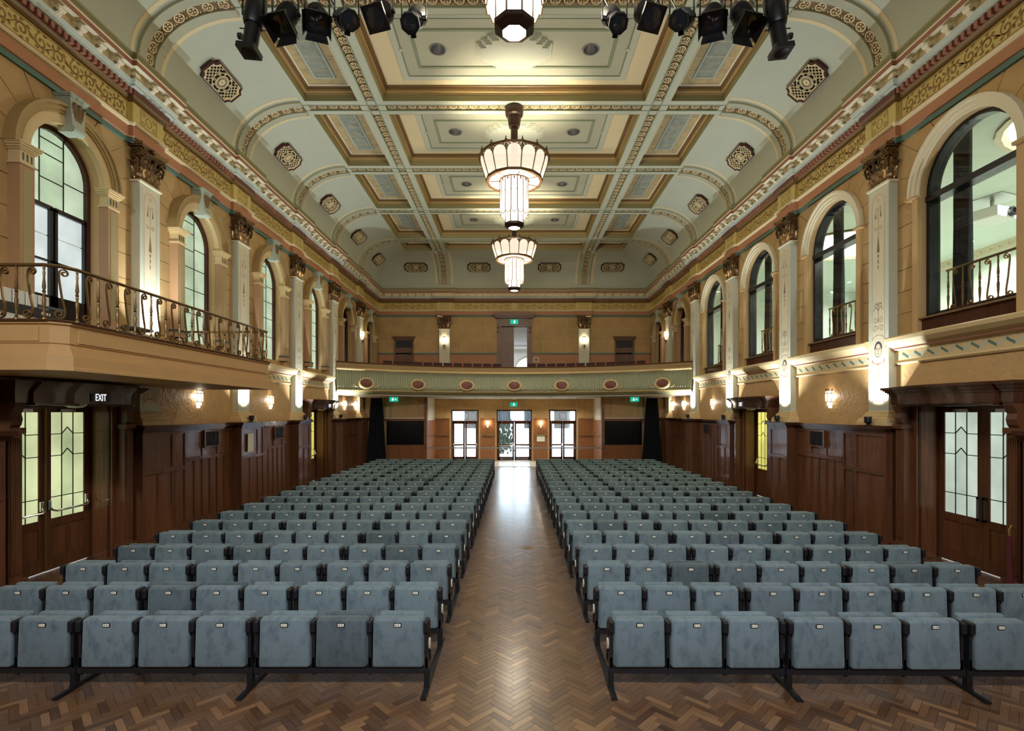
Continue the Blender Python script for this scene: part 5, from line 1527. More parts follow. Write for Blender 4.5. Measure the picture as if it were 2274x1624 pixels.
# ================================================================== UNDER THE GALLERY
def under_gallery():
    yp = 24.7
    for sg, nm in ((-1, 'wall_partition_left'), (1, 'wall_partition_right')):
        def X(a, b): return sorted((sg*a, sg*b))
        o = struct(MB().box(*X(4.28, 7.3), yp+.05, yp+.2, 2.3, 3.34).box(*X(4.28, 7.3), yp+.08, yp+.2, 0, 2.3).build(nm, 'stucco'), 'stucco and oak partition beside the glass screen, %s' % SIDE[sg])
        for i in range(3):
            a = 4.30+.60*i; MB().box(*X(a+.004, a+.596), yp, yp+.08, 0, 1.05).build('oak_board', 'oak', o)
        MB().box(*X(4.28, 6.2), yp, yp+.08, 2.19, 2.30).build('oak_rail', 'oak', o)
        MB().box(*X(4.28, 6.2), yp-.03, yp+.08, 2.30, 2.34).build('ledge', 'white', o)
        MB().box(*X(4.15, 4.28), yp-.08, yp+.2, 0, 3.34).build('oak_post', 'oak', o)
        MB().box(*X(4.62, 4.85), yp+.01, yp+.06, 2.34, 3.30).build('pier_strip', 'stucco', o)
        MB().box(*X(5.95, 6.12), yp+.01, yp+.06, 2.34, 3.30).build('pier_strip', 'tan_light', o)
        t = MB().box(*X(4.32, 6.08), yp-.04, yp+.06, 1.07, 2.18).build('display_screen', 'black_gloss')
        tag(t, 'large black screen panel set in the oak partition, %s' % SIDE[sg], 'screen', 'black panels under the gallery')
        c = ob('stage_curtain', curtain_mesh(.55, 3.28, .05, .95, 'curtain', 10), None, loc=(sg*6.45, 24.25, .0))
        tag(c, 'black floor-length curtain drawn back under the gallery, %s' % SIDE[sg], 'curtain', 'black gallery curtains')
        # lobby side walls
        w_ = struct(MB().box(*X(4.25, 4.4), yp+.2, YB, 0, 3.34).build('wall_lobby_%s' % ('left' if sg < 0 else 'right'), 'lobby_wall'), 'pale lobby side wall, %s' % SIDE[sg])
        MB().box(*X(4.20, 4.26), yp+.25, YB, 0, 2.2).build('lobby_dado', 'oak', w_)
        for z in (.95, 1.45):
            r = MB().tube([(sg*4.15, yp+.5, z), (sg*4.15, YB-.3, z)], .025, 8).build('wall_handrail', 'brass', None, smooth=True)
            tag(r, 'brass handrail on the lobby side wall, %s, %s one' % (SIDE[sg], 'lower' if z < 1 else 'upper'), 'handrail')
        for z in (1.38,):
            for a, b in ((3.46, 4.2), (1.08, 1.75)):
                r = MB().box(*X(a, b), YB-.14, YB-.10, z, z+.05).build('wall_rail', 'brass'); tag(r, 'brass rail on the lobby end wall, %s of the %s' % ('outer side' if a > 3 else 'inner side', SIDE[sg]), 'handrail')
    # glass screen: seven tall panes, rail, floor track, head track
    t = thing('glass_screen', 'frameless glass screen with a steel rail across the lobby', 'screen', (0, yp, 0))
    w_ = 8.3/7
    for i in range(7): MB().box(-4.15+w_*i+.006, -4.15+w_*(i+1)-.006, -.006, .006, .02, 3.31).build('pane', 'glass_screen', t)
    for i in range(1, 7): MB().box(-4.15+w_*i-.005, -4.15+w_*i+.005, -.009, .009, .02, 3.31).build('joint_strip', 'iceblue', t)
    MB().box(-4.15, 4.15, -.05, -.02, .87, .93).build('rail', 'silver', t)
    MB().box(-4.15, 4.15, -.03, .03, .0, .02).build('floor_track', 'silver', t)
    MB().box(-4.15, 4.15, -.04, .04, 3.31, 3.34).build('head_track', 'silver', t)
    # three pairs of street doors with leaded glass
    def street_door(x0, x1, dn, label):
        f = MB().box(x0, x0+.06, YB-.04, YB+.12, 0, 2.72).box(x1-.06, x1, YB-.04, YB+.12, 0, 2.72).box(x0, x1, YB-.04, YB+.12, 2.66, 2.74).box(x0, x1, YB-.04, YB+.12, 2.08, 2.16)
        o = struct(f.build('door_%d' % dn, 'mahogany_dark'), label); m = (x0+x1)/2
        ld = MB()
        def R(a, b, c, d, y=YB+.03, t_=.012):
            for p, q in (((a, c), (b, c)), ((b, c), (b, d)), ((b, d), (a, d)), ((a, d), (a, c))): ld.box(min(p[0], q[0])-t_/2, max(p[0], q[0])+t_/2, y-.006, y+.006, min(p[1], q[1])-t_/2, max(p[1], q[1])+t_/2)
        MB().box(x0+.06, x1-.06, YB+.035, YB+.041, 2.16, 2.66).build('transom_pane', 'glass', o)
        R(x0+.12, x1-.12, 2.22, 2.60); 
        for cx in ((m-.09, m+.09) if x1-x0 > 1.6 else (m,)):
            ld.strap([(cx+.20*cos(2*pi*i/20), YB+.03, 2.41+.20*sin(2*pi*i/20)) for i in range(21)], (0,1,0), .012, .02)
        for q in range(12): x = x0+.08+(x1-x0-.16)*q/11; ld.box(x-.004, x+.004, YB+.026, YB+.034, 2.60, 2.66); ld.box(x-.004, x+.004, YB+.026, YB+.034, 2.16, 2.22)
        for sg in (-1, 1):
            a, b = (x0+.06, m-.01) if sg < 0 else (m+.01, x1-.06); st = .09
            l = MB().box(a, a+st, YB, YB+.06, .01, 2.08).box(b-st, b, YB, YB+.06, .01, 2.08).box(a, b, YB, YB+.06, .01, .22).box(a, b, YB, YB+.06, 1.98, 2.08).box(a, b, YB, YB+.06, .80, .90)
            lf = l.build('door_leaf', 'mahogany_dark', o)
            for z0, z1 in ((.22, .80), (.90, 1.98)):
                MB().box(a+st, b-st, YB+.027, YB+.033, z0, z1).build('pane', 'glass', lf); R(a+st+.05, b-st-.05, z0+.05, z1-.05)
            ht = .82
            MB().tube([(a+.03, YB-.0, ht+.1), (a+.05, YB-.06, ht), (b-.05, YB-.06, ht), (b-.03, YB, ht+.1)], .015, 6).build('push_bar', 'chrome', lf)
        ld.build('leading', 'black_metal', o)
    street_door(-3.36, -1.92, 8, 'leaded glass double street door in the lobby, balcony side')
    street_door(-.93, .93, 9, 'wide leaded glass double street door in the lobby centre')
    street_door(1.88, 3.32, 10, 'leaded glass double street door in the lobby, clear-window side')
    for x, d in ((-2.64, 'balcony side'), (0, 'centre'), (2.64, 'clear-window side')):  # downlights added to lift the dark lobby
        t = thing('added_lobby_downlight', 'round downlight added to brighten the lobby, %s' % d, 'downlight', (x, 26.4, 3.31))
        MB().lathe([(.10, 0), (.10, -.014), (.08, -.016)], seg=14, caps=False).build('trim_ring', 'white', t); MB().lathe([(.08, -.01), (0, -.011)], seg=14, caps=False).build('lamp_face', 'lit_down', t)
        lamp('added_lobby_lamp', 'SPOT', (x, 26.4, 3.28), 200, (1, .90, .74), .07, (0, 0, 0), 2.7, .8)
    # notices in the lobby
    t = MB().box(-.21, .21, -.02, 0, -.16, .16).build('lobby_notice', 'paper', None, loc=(1.42, YB-.06, 1.20)); tag(t, 'pale notice board beside the central street door', 'notice')
    t = MB().box(-.15, .15, -.008, 0, -.24, .24).build('wall_notice_sheet', 'paper', None, loc=(-6.955, 13.66, 1.80), rot=(0, 0, pi/2)); tag(t, 'cream paper notice on the panelled pier, balcony side', 'notice')
under_gallery()

# ================================================================== STREET outside the lobby doors
struct(MB().box(-40, 40, 28.05, 90, -.25, -.05).build('street_ground', 'street'), 'grey street pavement outside the doors')
def street():
    o = struct(MB().box(-40, 40, 52, 53, -.1, 4.5).build('street_facade', 'facade'), 'pale building across the street')
    for i in range(14):
        x = -20+3*i; MB().box(x, x+1.6, 51.95, 52.02, 1.0, 3.2).build('facade_window', 'lens', o)
    b = MB(); rng = random.Random(3)
    for i in range(160):
        x, y, z = rng.gauss(0, .5), rng.gauss(0, .3), abs(rng.gauss(.9, .5)); r = .14
        b.add([(x-r, y, z), (x, y-r*.5, z-r), (x+r, y, z+.03), (x, y+r*.4, z+r)], [(0,1,2,3)])
    k = thing('street_shrub', 'dark leafy shrub outside the central street door', 'shrub', (-.7, 33, -.05))
    b.build('foliage', 'leafdark', k, kind='stuff'); k.scale = (.6, .6, 1); MB().tube([(0, 0, 0), (0, 0, 1)], .05, 6).build('stem', 'brown_wood', k)
street()
# ================================================================== CHANDELIERS
def chandelier(y, label):
    t = thing('chandelier', label, 'chandelier', (0, y, CZ), group='tiered opal glass chandeliers')
    z = lambda a: a-CZ
    MB().lathe([(.05, .02), (.225, .02), (.245, -.05), (.24, -.15), (.225, -.21), (.18, -.24), (.175, -.30), (.155, -.44), (.14, -.52), (.05, -.52)], seg=16, caps=False).build('canopy', 'dark_bronze', t, smooth=True)
    MB().lathe([(.092, -.5), (.092, z(8.75))], seg=8).build('stem', 'dark_bronze', t)
    n = 14; Rt, Rb, zt, zb = .92, .73, z(9.30), z(8.71)
    def P(r, a, zz): return Vector((r*cos(a), r*sin(a), zz))
    bars = MB(); rim = MB(); a0 = -pi/2+pi/n
    A = [a0+2*pi*i/n for i in range(n+1)]
    rim.loft([[P(r, a, zz) for a in A[:-1]] for r, zz in ((Rt-.03, zt-.02), (Rt+.02, zt-.02), (Rt+.03, zt+.035), (Rt-.02, zt+.035), (Rt-.03, zt-.02))], True, False)
    rim.loft([[P(r, a, zz) for a in A[:-1]] for r, zz in ((Rb-.05, zb-.03), (Rb+.02, zb-.03), (Rb+.025, zb+.04), (Rb-.03, zb+.04), (Rb-.05, zb-.03))], True, False)
    rim.build('bowl_rim', 'lamp_bronze', t)
    fin = MB().lathe([(.022, 0), (.034, .03), (.012, .06), (.018, .075), (0, .13)], seg=6).mesh('finial', 'dark_bronze')
    sp = MB()
    for i in range(n):
        lo0, lo1, hi0, hi1 = P(Rb, A[i], zb), P(Rb, A[i+1], zb), P(Rt, A[i], zt), P(Rt, A[i+1], zt)
        bars.tube([lo0, hi0], .016, 5)
        ob('finial', fin, t, loc=P(Rt, A[i], zt+.03))
        def Q(u, v):  # bilinear on the panel
            return (lo0*(1-u)+lo1*u)*(1-v)+(hi0*(1-u)+hi1*u)*v
        arch = [Q(.5+.5*cos(pi*k/10)*.92, .70+.26*sin(pi*k/10)) for k in range(11)]
        MB().add([Q(.04, .0), Q(.96, .0)]+arch, [tuple(range(13))]).build('bowl_panel', 'opal', t)
        for sgn in (0, 1):
            u = .03 if sgn == 0 else .97
            arc = arch[6:] if sgn == 0 else arch[:5][::-1]
            c = Q(u, .98)
            for k in range(len(arc)-1):
                if k % 2 == 0: sp.add([c, arc[k], arc[k+1]], [(0,1,2)])
        sp.ribbon([tuple(p) for p in arch], tuple((lo0+lo1)/2*Vector((1,1,0))[0] if False else Vector(((lo0.x+lo1.x)/2, (lo0.y+lo1.y)/2, .2))), .014)
    bars.build('bowl_ribs', 'lamp_bronze', t); sp.build('spandrel_fretwork', 'lamp_bronze', t)
    # underside of the bowl
    br = MB(); Ri = .37
    for i in range(7):
        a, b = A[2*i], A[2*i+2]; m = A[2*i+1]
        MB().add([P(Rb-.03, a+.02, zb), P(Rb-.03, m, zb), P(Rb-.03, b-.02, zb), P(Ri, b, zb+.01), P(Ri, m, zb+.01), P(Ri, a, zb+.01)], [tuple(range(6))]).build('base_panel', 'opal_low', t)
        br.tube([P(Rb-.02, a, zb-.01), P(Ri, a, zb)], .010, 4)
    br.build('base_bars', 'lamp_bronze', t)
    # fluted drop of pointed panes
    z1, z2 = z(8.74), z(7.84); db = MB()
    db.loft([[P(r, a, zz) for a in A[:-1]] for r, zz in ((Ri-.01, z1-.05), (Ri+.03, z1-.05), (Ri+.035, z1+.0), (Ri, z1+.0))], True, False)
    for i in range(n):
        p0, p1 = P(Ri, A[i], z2), P(Ri, A[i+1], z2); q0, q1 = P(Ri, A[i], z1), P(Ri, A[i+1], z1)
        mid = (p0+p1)/2+Vector((0, 0, -.07))
        MB().add([p0, mid, p1, q1, q0], [(0,1,2,3,4)]).build('drop_panel', 'opal_low', t)
        db.tube([q0, p0], .011, 4); db.tube([p0, mid], .008, 4); db.tube([mid, p1], .008, 4)
        zz = z1-.36
        c0, c1 = P(Ri+.004, A[i], zz), P(Ri+.004, A[i+1], zz); cm = (c0+c1)/2+Vector((0, 0, -.055))
        db.tube([c0, cm], .005, 4); db.tube([cm, c1], .005, 4)
        nx = P(Ri+.012, (A[i]+A[i+1])/2, z1-.09); db.lathe([(.0, .05), (.022, .02), (.0, -.05)], c=tuple(nx), seg=5, caps=False)
    db.build('drop_bars', 'lamp_bronze', t)
    z3, z4 = z(7.98), z(7.56); n8 = 8; B = [-pi/2+pi/8+2*pi*i/8 for i in range(9)]; eb = MB(); R3 = .25
    for i in range(8):
        MB().add([P(R3, B[i], z4), P(R3, B[i+1], z4), P(R3, B[i+1], z3), P(R3, B[i], z3)], [(0,1,2,3)]).build('lower_panel', 'opal_low', t)
        eb.tube([P(R3, B[i], z4), P(R3, B[i], z3)], .011, 4)
    eb.loft([[P(r, a, zz) for a in B[:-1]] for r, zz in ((R3-.01, z4+.03), (R3+.025, z4+.02), (R3+.02, z4-.03), (.165, z4-.10), (.155, z4-.09))], True, False)
    eb.build('lower_frame', 'dark_bronze', t)
    MB().lathe([(.158, z4-.085), (.10, z4-.10), (0, z4-.105)], seg=16, caps=False).build('end_lens', 'lit_disc', t, smooth=True)
    lamp('chandelier_bowl_bulb', 'POINT', (0, y, 9.02), E_BOWL, WARM, .16)
    lamp('chandelier_drop_bulb', 'POINT', (0, y, 8.2), E_TIER, WARM, .10)
chandelier(PY[0], 'tiered opal glass chandelier hanging close to the stage lights')
chandelier(PY[2], 'tiered opal glass chandelier in the middle of the hall')
chandelier(PY[4], 'tiered opal glass chandelier close to the gallery')

# ================================================================== WALL SCONCES
def sconce_proto():
    W_ = .085
    sec = lambda w_, d: [(-w_, 0), (-w_, -d*.45), (-w_*.45, -d), (w_*.45, -d), (w_, -d*.45), (w_, 0)]
    g = MB()
    for w_, d, z0, z1 in ((W_, .11, .14, .40), (W_*.66, .085, .06, .15), (W_*.36, .06, 0, .07)):
        pts = sec(w_, d); g.loft([[(x, y, z) for x, y in pts] for z in (z0, z1)], True, True)
    glass = g.mesh('glass_shade', 'opal_sconce')
    b = MB()
    pts = sec(W_+.004, .114)
    for z in (.14, .34): b.loft([[(x, y, zz) for x, y in pts] for zz in (z-.006, z+.006)], False)
    for x, y in pts[1:5]: b.box(x-.004, x+.004, y-.004, y+.004, .13, .40)
    bars = b.mesh('shade_bars', 'lamp_bronze')
    cr = MB()
    for i in range(5):
        x, y = [(-W_, -.03), (-W_*.6, -.09), (0, -.115), (W_*.6, -.09), (W_, -.03)][i]
        cr.ext([(x-.018, y-.004, .38), (x+.018, y-.004, .38), (x+.018, y-.004, .42), (x, y-.004, .45), (x-.018, y-.004, .42)], (0, .008, 0))
    crown = cr.mesh('crown', 'lamp_bronze')
    bp = MB().box(-.05, .05, -.012, .0, .05, .40).mesh('back_plate', 'lamp_bronze')
    tl = MB().lathe([(.0, -.22), (.012, -.18), (.02, -.10), (.03, -.02), (.05, .0)], seg=8).xf(Matrix.Translation((0, -.05, 0))).mesh('tail', 'dark_bronze')
    return glass, bars, crown, bp, tl
SG = sconce_proto()
def sconce(loc, rz, label, tail=False, e=None):
    t = thing('wall_sconce', label, 'wall light', loc, rz, group='stepped opal wall sconces')
    for nm, me in zip(('glass_shade', 'shade_bars', 'crown', 'back_plate'), SG): ob(nm, me, t)
    if tail: ob('tail', SG[4], t)
    d = Vector((sin(rz), -cos(rz), 0))*.055
    lamp('sconce_bulb', 'POINT', (loc[0]+d.x, loc[1]+d.y, loc[2]+.27), e or E_SCONCE, WARM, .03)
for s, bays in ((-1, (1, 2, 4, 5)), (1, (1, 3, 4, 5))):
    for b in bays:
        y = BC[b] if b < 5 else 25.2
        if b == 5: y = 24.0+.0; 
        y = {4: 22.2, 5: 23.75}.get(b, BC[b])
        sconce((s*7.3, y, 2.70), pi/2 if s < 0 else -pi/2, 'lit stepped glass sconce above the panelling, %s bay from the stage, %s' % (ORD[b], SIDE[s]), e=20 if b >= 4 else None)
for x, d in ((-1.42, 'balcony side'), (1.42, 'clear-window side')):
    sconce((x, YB-.06, 1.78), 0, 'lit glass sconce beside the central street door, %s' % d, e=45)
for x, d in ((-3.72, 'balcony side'), (3.72, 'clear-window side')):
    sconce((x, YB-.18, 6.2), 0, 'lit tailed sconce on the gallery end wall pilaster, %s' % d, True, e=34)
for s in (-1, 1):
    sconce((s*7.14, PY[5], 6.0), pi/2 if s < 0 else -pi/2, 'tailed sconce on the side wall pilaster above the gallery, %s' % SIDE[s], True, e=26)

# ================================================================== UPLIGHTS on the ledge
def uplight_proto():
    a = MB().lathe([(.07, 0), (.07, .012), (.02, .02), (.02, .05)], seg=12).mesh('foot', 'black_metal')
    b = MB().tube([(-.075, 0, .12), (-.075, 0, .06), (-.05, 0, .045), (.05, 0, .045), (.075, 0, .06), (.075, 0, .12)], .010, 6).mesh('yoke', 'black_metal')
    c = MB().lathe([(.03, .04), (.062, .06), (.068, .16), (.064, .175), (.055, .165), (.0, .16)], seg=14, caps=False).mesh('head', 'black_metal', smooth=True)
    return a, b, c
UPM = uplight_proto()
for s in (-1, 1):
    for k in range(1, 6):
        y = PY[k]
        if k == 5: continue
        zu = 3.70 if (s, k) == (-1, 1) else 2.34
        t = thing('uplight', 'small black floodlight on the %s at the %s pilaster from the stage, %s' % ('ledge' if zu < 3 else 'balcony deck', ORD[k-1], SIDE[s]), 'floodlight', (s*6.93, y-.02, zu), rz=pi/2 if s < 0 else -pi/2, group='pilaster floodlights')
        for nm, me in zip(('foot', 'yoke', 'head'), UPM): ob(nm, me, t)
        p = (s*6.83, y-.02, zu+.19)
        lamp('uplight_beam', 'SPOT', p, E_UP, COOL, .03, aim(p, (s*6.72, y+.05, 9.0)), 2.0, 1.0)

# ================================================================== STAGE LIGHTING over the front of the hall
YS, ZSB = 6.0, 7.62
for sg in (-1, 1):
    t = thing('lighting_bar', 'black lighting bar carrying the stage lamps, %s' % SIDE[sg], 'lighting bar', (sg*2.1, YS, ZSB))
    MB().tube([(-1.25, 0, 0), (1.25, 0, 0)], .025, 10).build('pipe', 'black_metal', t, smooth=True)
    for x in (-1.1, 1.1): MB().tube([(x, 0, 0), (x, 0, CZ-ZSB)], .006, 5).build('suspension_cable', 'black_metal', t)
def clamp(t, drop, w_):
    MB().box(-.02, .02, -.03, .03, -.09, -.027).build('hook_clamp', 'black_metal', t)
    MB().strap([(-w_, 0, -drop), (-w_, 0, -.12), (-w_*.8, 0, -.07), (w_*.8, 0, -.07), (w_, 0, -.12), (w_, 0, -drop)], (0, 1, 0), .035, .008).build('yoke', 'black_metal', t)
def cable(t, pts): MB().tube(pts, .008, 5).build('cable', 'black', t)
def profile_long(x, label, lean, mir=1):
    t = thing('profile_spotlight', label, 'spotlight', (x, YS, ZSB)); clamp(t, .42, .13)
    R = Matrix.Translation((0, 0, -.49)) @ Matrix.Rotation(lean, 4, 'Y') @ Matrix.Rotation(-.10, 4, 'X')
    def B(mb, nm, m='black_metal', smooth=True): mb.xf(R); return mb.build(nm, m, t, smooth=smooth)
    B(MB().lathe([(.05, .36), (.10, .34), (.115, .20), (.115, -.02), (.10, -.06)], seg=14), 'lamp_house')
    B(MB().lathe([(.085, -.05), (.085, -.34), (.095, -.35)], seg=14), 'lens_barrel')
    B(MB().box(-.105, .105, -.105, .105, -.40, -.34), 'colour_frame', smooth=False)
    B(MB().lathe([(.08, -.402), (0, -.403)], seg=14, caps=False), 'lens', 'lens')
    B(MB().tube([(-.15, 0, -.10), (.15, 0, -.10)], .007, 5), 'shutter_handle')
    B(MB().lathe([(.035, 0), (.035, .04), (0, .045)], seg=10).xf(Matrix.Translation((.11*mir, 0, -.2)) @ Matrix.Rotation(mir*pi/2, 4, 'Y')), 'focus_knob')
    cable(t, [(.03, .02, -.08), (.16, .05, -.03), (.26, .03, -.10), (.14, .05, -.04), (.02, .02, -.03)])
def fresnel(x, label, tilt, yaw, doors=True, r=.115, drop=.46):
    t = thing('fresnel_spotlight' if doors else 'can_spotlight', label, 'spotlight', (x, YS, ZSB)); clamp(t, drop, r+.035)
    R = Matrix.Translation((0, 0, -drop)) @ Matrix.Rotation(yaw, 4, 'Z') @ Matrix.Rotation(tilt, 4, 'X')      # beam along -Y before the tilt
    Q = R @ Matrix.Rotation(pi/2, 4, 'X')                                                                    # lathe axis +Z -> -Y
    def B(mb, nm, m='black_metal', smooth=True, q=Q): mb.xf(q); return mb.build(nm, m, t, smooth=smooth)
    B(MB().lathe([(.03, -.24), (r*.8, -.22), (r, -.15), (r, .08), (r*1.02, .10), (r*.95, .11)], seg=16), 'lamp_house')
    for k in range(5): B(MB().lathe([(r+.004, -.14+.04*k), (r+.008, -.13+.04*k), (r+.004, -.12+.04*k)], seg=16, caps=False), 'cooling_fin')
    B(MB().box(-r*1.08, r*1.08, -r*1.08, r*1.08, .10, .13), 'front_frame', smooth=False)
    B(MB().lathe([(r*.86, .131), (r*.5, .138), (0, .142)], seg=16, caps=False), 'lens', 'lens')
    if doors:
        for q in range(4):
            m4 = Q @ Matrix.Rotation(q*pi/2, 4, 'Z')
            e = r*1.08; h = .12 if q % 2 == 0 else .09; o_ = .035
            B(MB().ext([(-e*.9, e, .13), (e*.9, e, .13), (e*1.1, e+o_, .13+h), (-e*1.1, e+o_, .13+h)], (0, .004, 0)), 'barn_door', 'black', False, m4)
    B(MB().lathe([(.02, 0), (.028, .03), (0, .035)], seg=8).xf(Matrix.Translation((r+.03, 0, -.03)) @ Matrix.Rotation(pi/2, 4, 'Y')), 'tilt_knob')
    cable(t, [(.0, .05, -.20), (.10, .12, -.10), (.16, .10, -.22), (.08, .06, -.05), (.02, .02, -.03)])
def profile_face(x, label, yaw, tilt, drop=.33):
    t = thing('zoom_spotlight', label, 'spotlight', (x, YS, ZSB)); clamp(t, drop, .14)
    Q = Matrix.Translation((0, 0, -drop)) @ Matrix.Rotation(yaw, 4, 'Z') @ Matrix.Rotation(tilt, 4, 'X') @ Matrix.Rotation(pi/2, 4, 'X')
    def B(mb, nm, m='black_metal', smooth=True): mb.xf(Q); return mb.build(nm, m, t, smooth=smooth)
    B(MB().lathe([(.06, -.34), (.11, -.30), (.12, -.16), (.10, -.05), (.085, -.04), (.085, .16), (.095, .17)], seg=14), 'lamp_house')
    B(MB().loft([[(.10*cos(a)*k, .10*sin(a)*k, zz) for a in [pi/8+2*pi*i/8 for i in range(8)]] for k, zz in ((1.0, .16), (1.15, .17), (1.15, .21), (1.0, .215))], True, True), 'colour_frame', smooth=False)
    B(MB().lathe([(.075, .2165), (.04, .226), (0, .23)], seg=14, caps=False), 'lens', 'lens')
    for sx in (-1, 1): B(MB().lathe([(.03, 0), (.03, .05), (0, .055)], seg=8).xf(Matrix.Translation((sx*.10, 0, -.02)) @ Matrix.Rotation(sx*pi/2, 4, 'Y')), 'shutter_knob')
    B(MB().box(-.03, .03, -.15, -.10, .10, .15), 'frame_tab', smooth=False)
    cable(t, [(-.05, .05, -.30), (-.1, .1, -.15), (-.04, .06, -.06), (.0, .02, -.03)])
px = lambda p: (p-1142)/1150*YS
for sg, pts in ((-1, (564, 634, 704, 770, 842, 919)), (1, (1724, 1652, 1582, 1514, 1440, 1365))):
    sd = SIDE[sg]
    profile_long(px(pts[0]), 'long black profile spotlight pointing down at the outer end of the bar, %s' % sd, sg*-.10, sg)
    fresnel(px(pts[1]), 'black fresnel with open barn doors, second from the outer end, %s' % sd, 1.05, sg*.25)
    fresnel(px(pts[2]), 'black fresnel with open barn doors, third from the outer end, %s' % sd, .95, -sg*.35, r=.108, drop=.45)
    profile_face(px(pts[3]), 'black zoom spotlight turned sideways, fourth from the outer end, %s' % sd, sg*-.5, .60, drop=.47)
    fresnel(px(pts[4]), 'black can spotlight without barn doors, fifth from the outer end, %s' % sd, .85, sg*.3, doors=False, r=.125, drop=.42)
    profile_face(px(pts[5]), 'black zoom spotlight with its lens showing, inner end of the bar, %s' % sd, sg*.12, .80, drop=.47)

# ================================================================== RUNNING-FIGURE EXIT SIGNS
def run_sign(loc, rz, w_, h, label, two=False):
    t = thing('running_figure_exit_sign', label, 'exit sign', loc, rz)
    MB().box(-w_/2, w_/2, -.03, .0, -h/2, h/2).build('light_box', 'lit_green', t)
    k = h*.8; mb = MB(); y = -.033
    def R(p, ww): mb.ribbon([(x*k, y, z*k) for x, z in p], (0, 1, 0), ww*k)
    ox = -.35 if two else 0
    mb.add([((ox+.08+.07*cos(a*pi/4))*k, y, (.36+.07*sin(a*pi/4))*k) for a in range(8)], [tuple(range(8))])
    R([(ox+.05, .26), (ox-.03, -.02)], .13); R([(ox-.03, 0), (ox+.12, -.16), (ox+.06, -.40)], .08); R([(ox-.03, 0), (ox-.12, -.22), (ox-.28, -.30)], .08)
    R([(ox+.05, .22), (ox+.22, .10)], .06); R([(ox+.02, .22), (ox-.16, .14), (ox-.18, -.02)], .06)
    R([(ox+.26, .40), (ox+.26, -.42)], .05)
    if two: R([(.25, 0), (.62, 0)], .10); R([(.48, .18), (.66, 0), (.48, -.18)], .10)
    mb.build('pictogram', 'lit_white', t)
run_sign((0, YB-.11, 7.43), 0, .42, .24, 'green running-figure exit sign above the open gallery door')
run_sign((-.03, YB-.01, 3.02), 0, .38, .22, 'green running-figure exit sign above the central street door')
run_sign((-5.60, 24.1, 3.20), 0, .40, .20, 'green and white exit sign hanging under the gallery, balcony side', True)
run_sign((5.60, 24.1, 3.20), 0, .40, .20, 'green and white exit sign hanging under the gallery, clear-window side', True)

# ================================================================== SMALL THINGS
t = thing('barrier_rope', 'dark red velvet rope hanging from a brass hook beside the door', 'rope', (6.98, 7.30, 0))
MB().tube([(0, 0, .86), (.0, .01, .6), (.01, .0, .3), (.0, .02, .02)], [.028, .034, .042, .05], 8).build('rope', 'red_rope', t, smooth=True)
MB().tube([(0, 0, .85), (0, .0, .95), (.03, 0, 1.0), (.07, 0, .97)], .016, 8).build('hook', 'brass', t, smooth=True)
t = thing('floor_outlet', 'small metal floor outlet cover in the parquet of the aisle', 'outlet', (.24, 9.95, .001), rz=pi/4)
MB().box(-.10, .10, -.10, .10, 0, .003).build('cover', 'gold_dark', t); MB().box(-.01, .01, -.01, .01, .003, .005).build('screw', 'silver', t)
# ================================================================== SEATING
GLY = {}
def glyph(ch):
    if ch not in GLY:
        me = glyph_text(ch, .026, 'glyph'); GLY[ch] = ([tuple(v.co) for v in me.vertices], [tuple(p.vertices) for p in me.polygons])
    return GLY[ch]
def shear(me, k, z0):
    for v in me.vertices: v.co.y += (v.co.z-z0)*k
def seat_parts():
    cu = MB().box(-.238, .238, 0, .105, .212, .668).mesh('seat_cushion', 'velvet', smooth=True, bevel=.028, seg=3)
    for v in cu.vertices:
        v.co.y += (v.co.z-.212)*.03
        t = max(0, (v.co.z-.55)/.118); v.co.x *= 1-.02*t*t
    cu.polygons.foreach_set('use_smooth', [True]*len(cu.polygons))
    bk = MB().box(-.226, .226, .17, .235, .24, .655).mesh('backrest', 'velvet', smooth=True, bevel=.024, seg=3)
    for v in bk.vertices: v.co.y += (v.co.z-.24)*.10
    bk.polygons.foreach_set('use_smooth', [True]*len(bk.polygons))
    ar = MB().box(-.023, .023, -.008, .115, .545, .652)
    ar = ar.mesh('armrest', 'seat_black', bevel=.014, seg=2)
    p = MB(); p.add([(v.co.x, v.co.y, v.co.z) for v in ar.vertices], [tuple(f.vertices) for f in ar.polygons])
    p.box(-.014, .014, .03, .075, .2045, .57)
    p.box(-.010, .010, .03, .22, .2045, .30); p.box(-.010, .010, .16, .22, .2045, .57)
    arm = p.mesh('armrest', 'seat_black')
    rim = MB(); pts = lambda a, b: [(-a, -b*.72), (-a*.8, -b), (a*.8, -b), (a, -b*.72), (a, b*.72), (a*.8, b), (-a*.8, b), (-a, b*.72)]
    rim.ext([(x, -.004, z) for x, z in pts(.036, .019)], (0, .02, 0))
    rim = rim.mesh('number_plate', 'plate_rim')
    ins = MB().ext([(x, -.0065, z) for x, z in pts(.029, .0135)], (0, .004, 0)).mesh('plate_insert', 'ivory')
    plq = MB().ext([(0, .11+.035*cos(a*pi/4), .40+.055*sin(a*pi/4)) for a in range(8)], (.012, 0, 0)).mesh('row_plate', 'ivory')
    return cu, bk, arm, rim, ins, plq
CU, BK, ARM, RIM, INS, PLQ = seat_parts()
def letter_mesh(row, num):
    mb = MB(); txt = [(row, 0)]+[(c, 1) for c in str(num)]; W_ = .0135; x = -W_*(len(txt))/2
    for i, (c, m_) in enumerate(txt):
        vs, fs = glyph(c); mb.mi(m_)
        cx = x+W_*i+(.0 if m_ == 0 else .008)
        mb.add([(cx+v[0], -.0075, v[1]*.85) for v in vs], fs)
    return mb.mesh('lettering', ['letter_red', 'letter_black'])
ROWS = 20; INDIV = 17
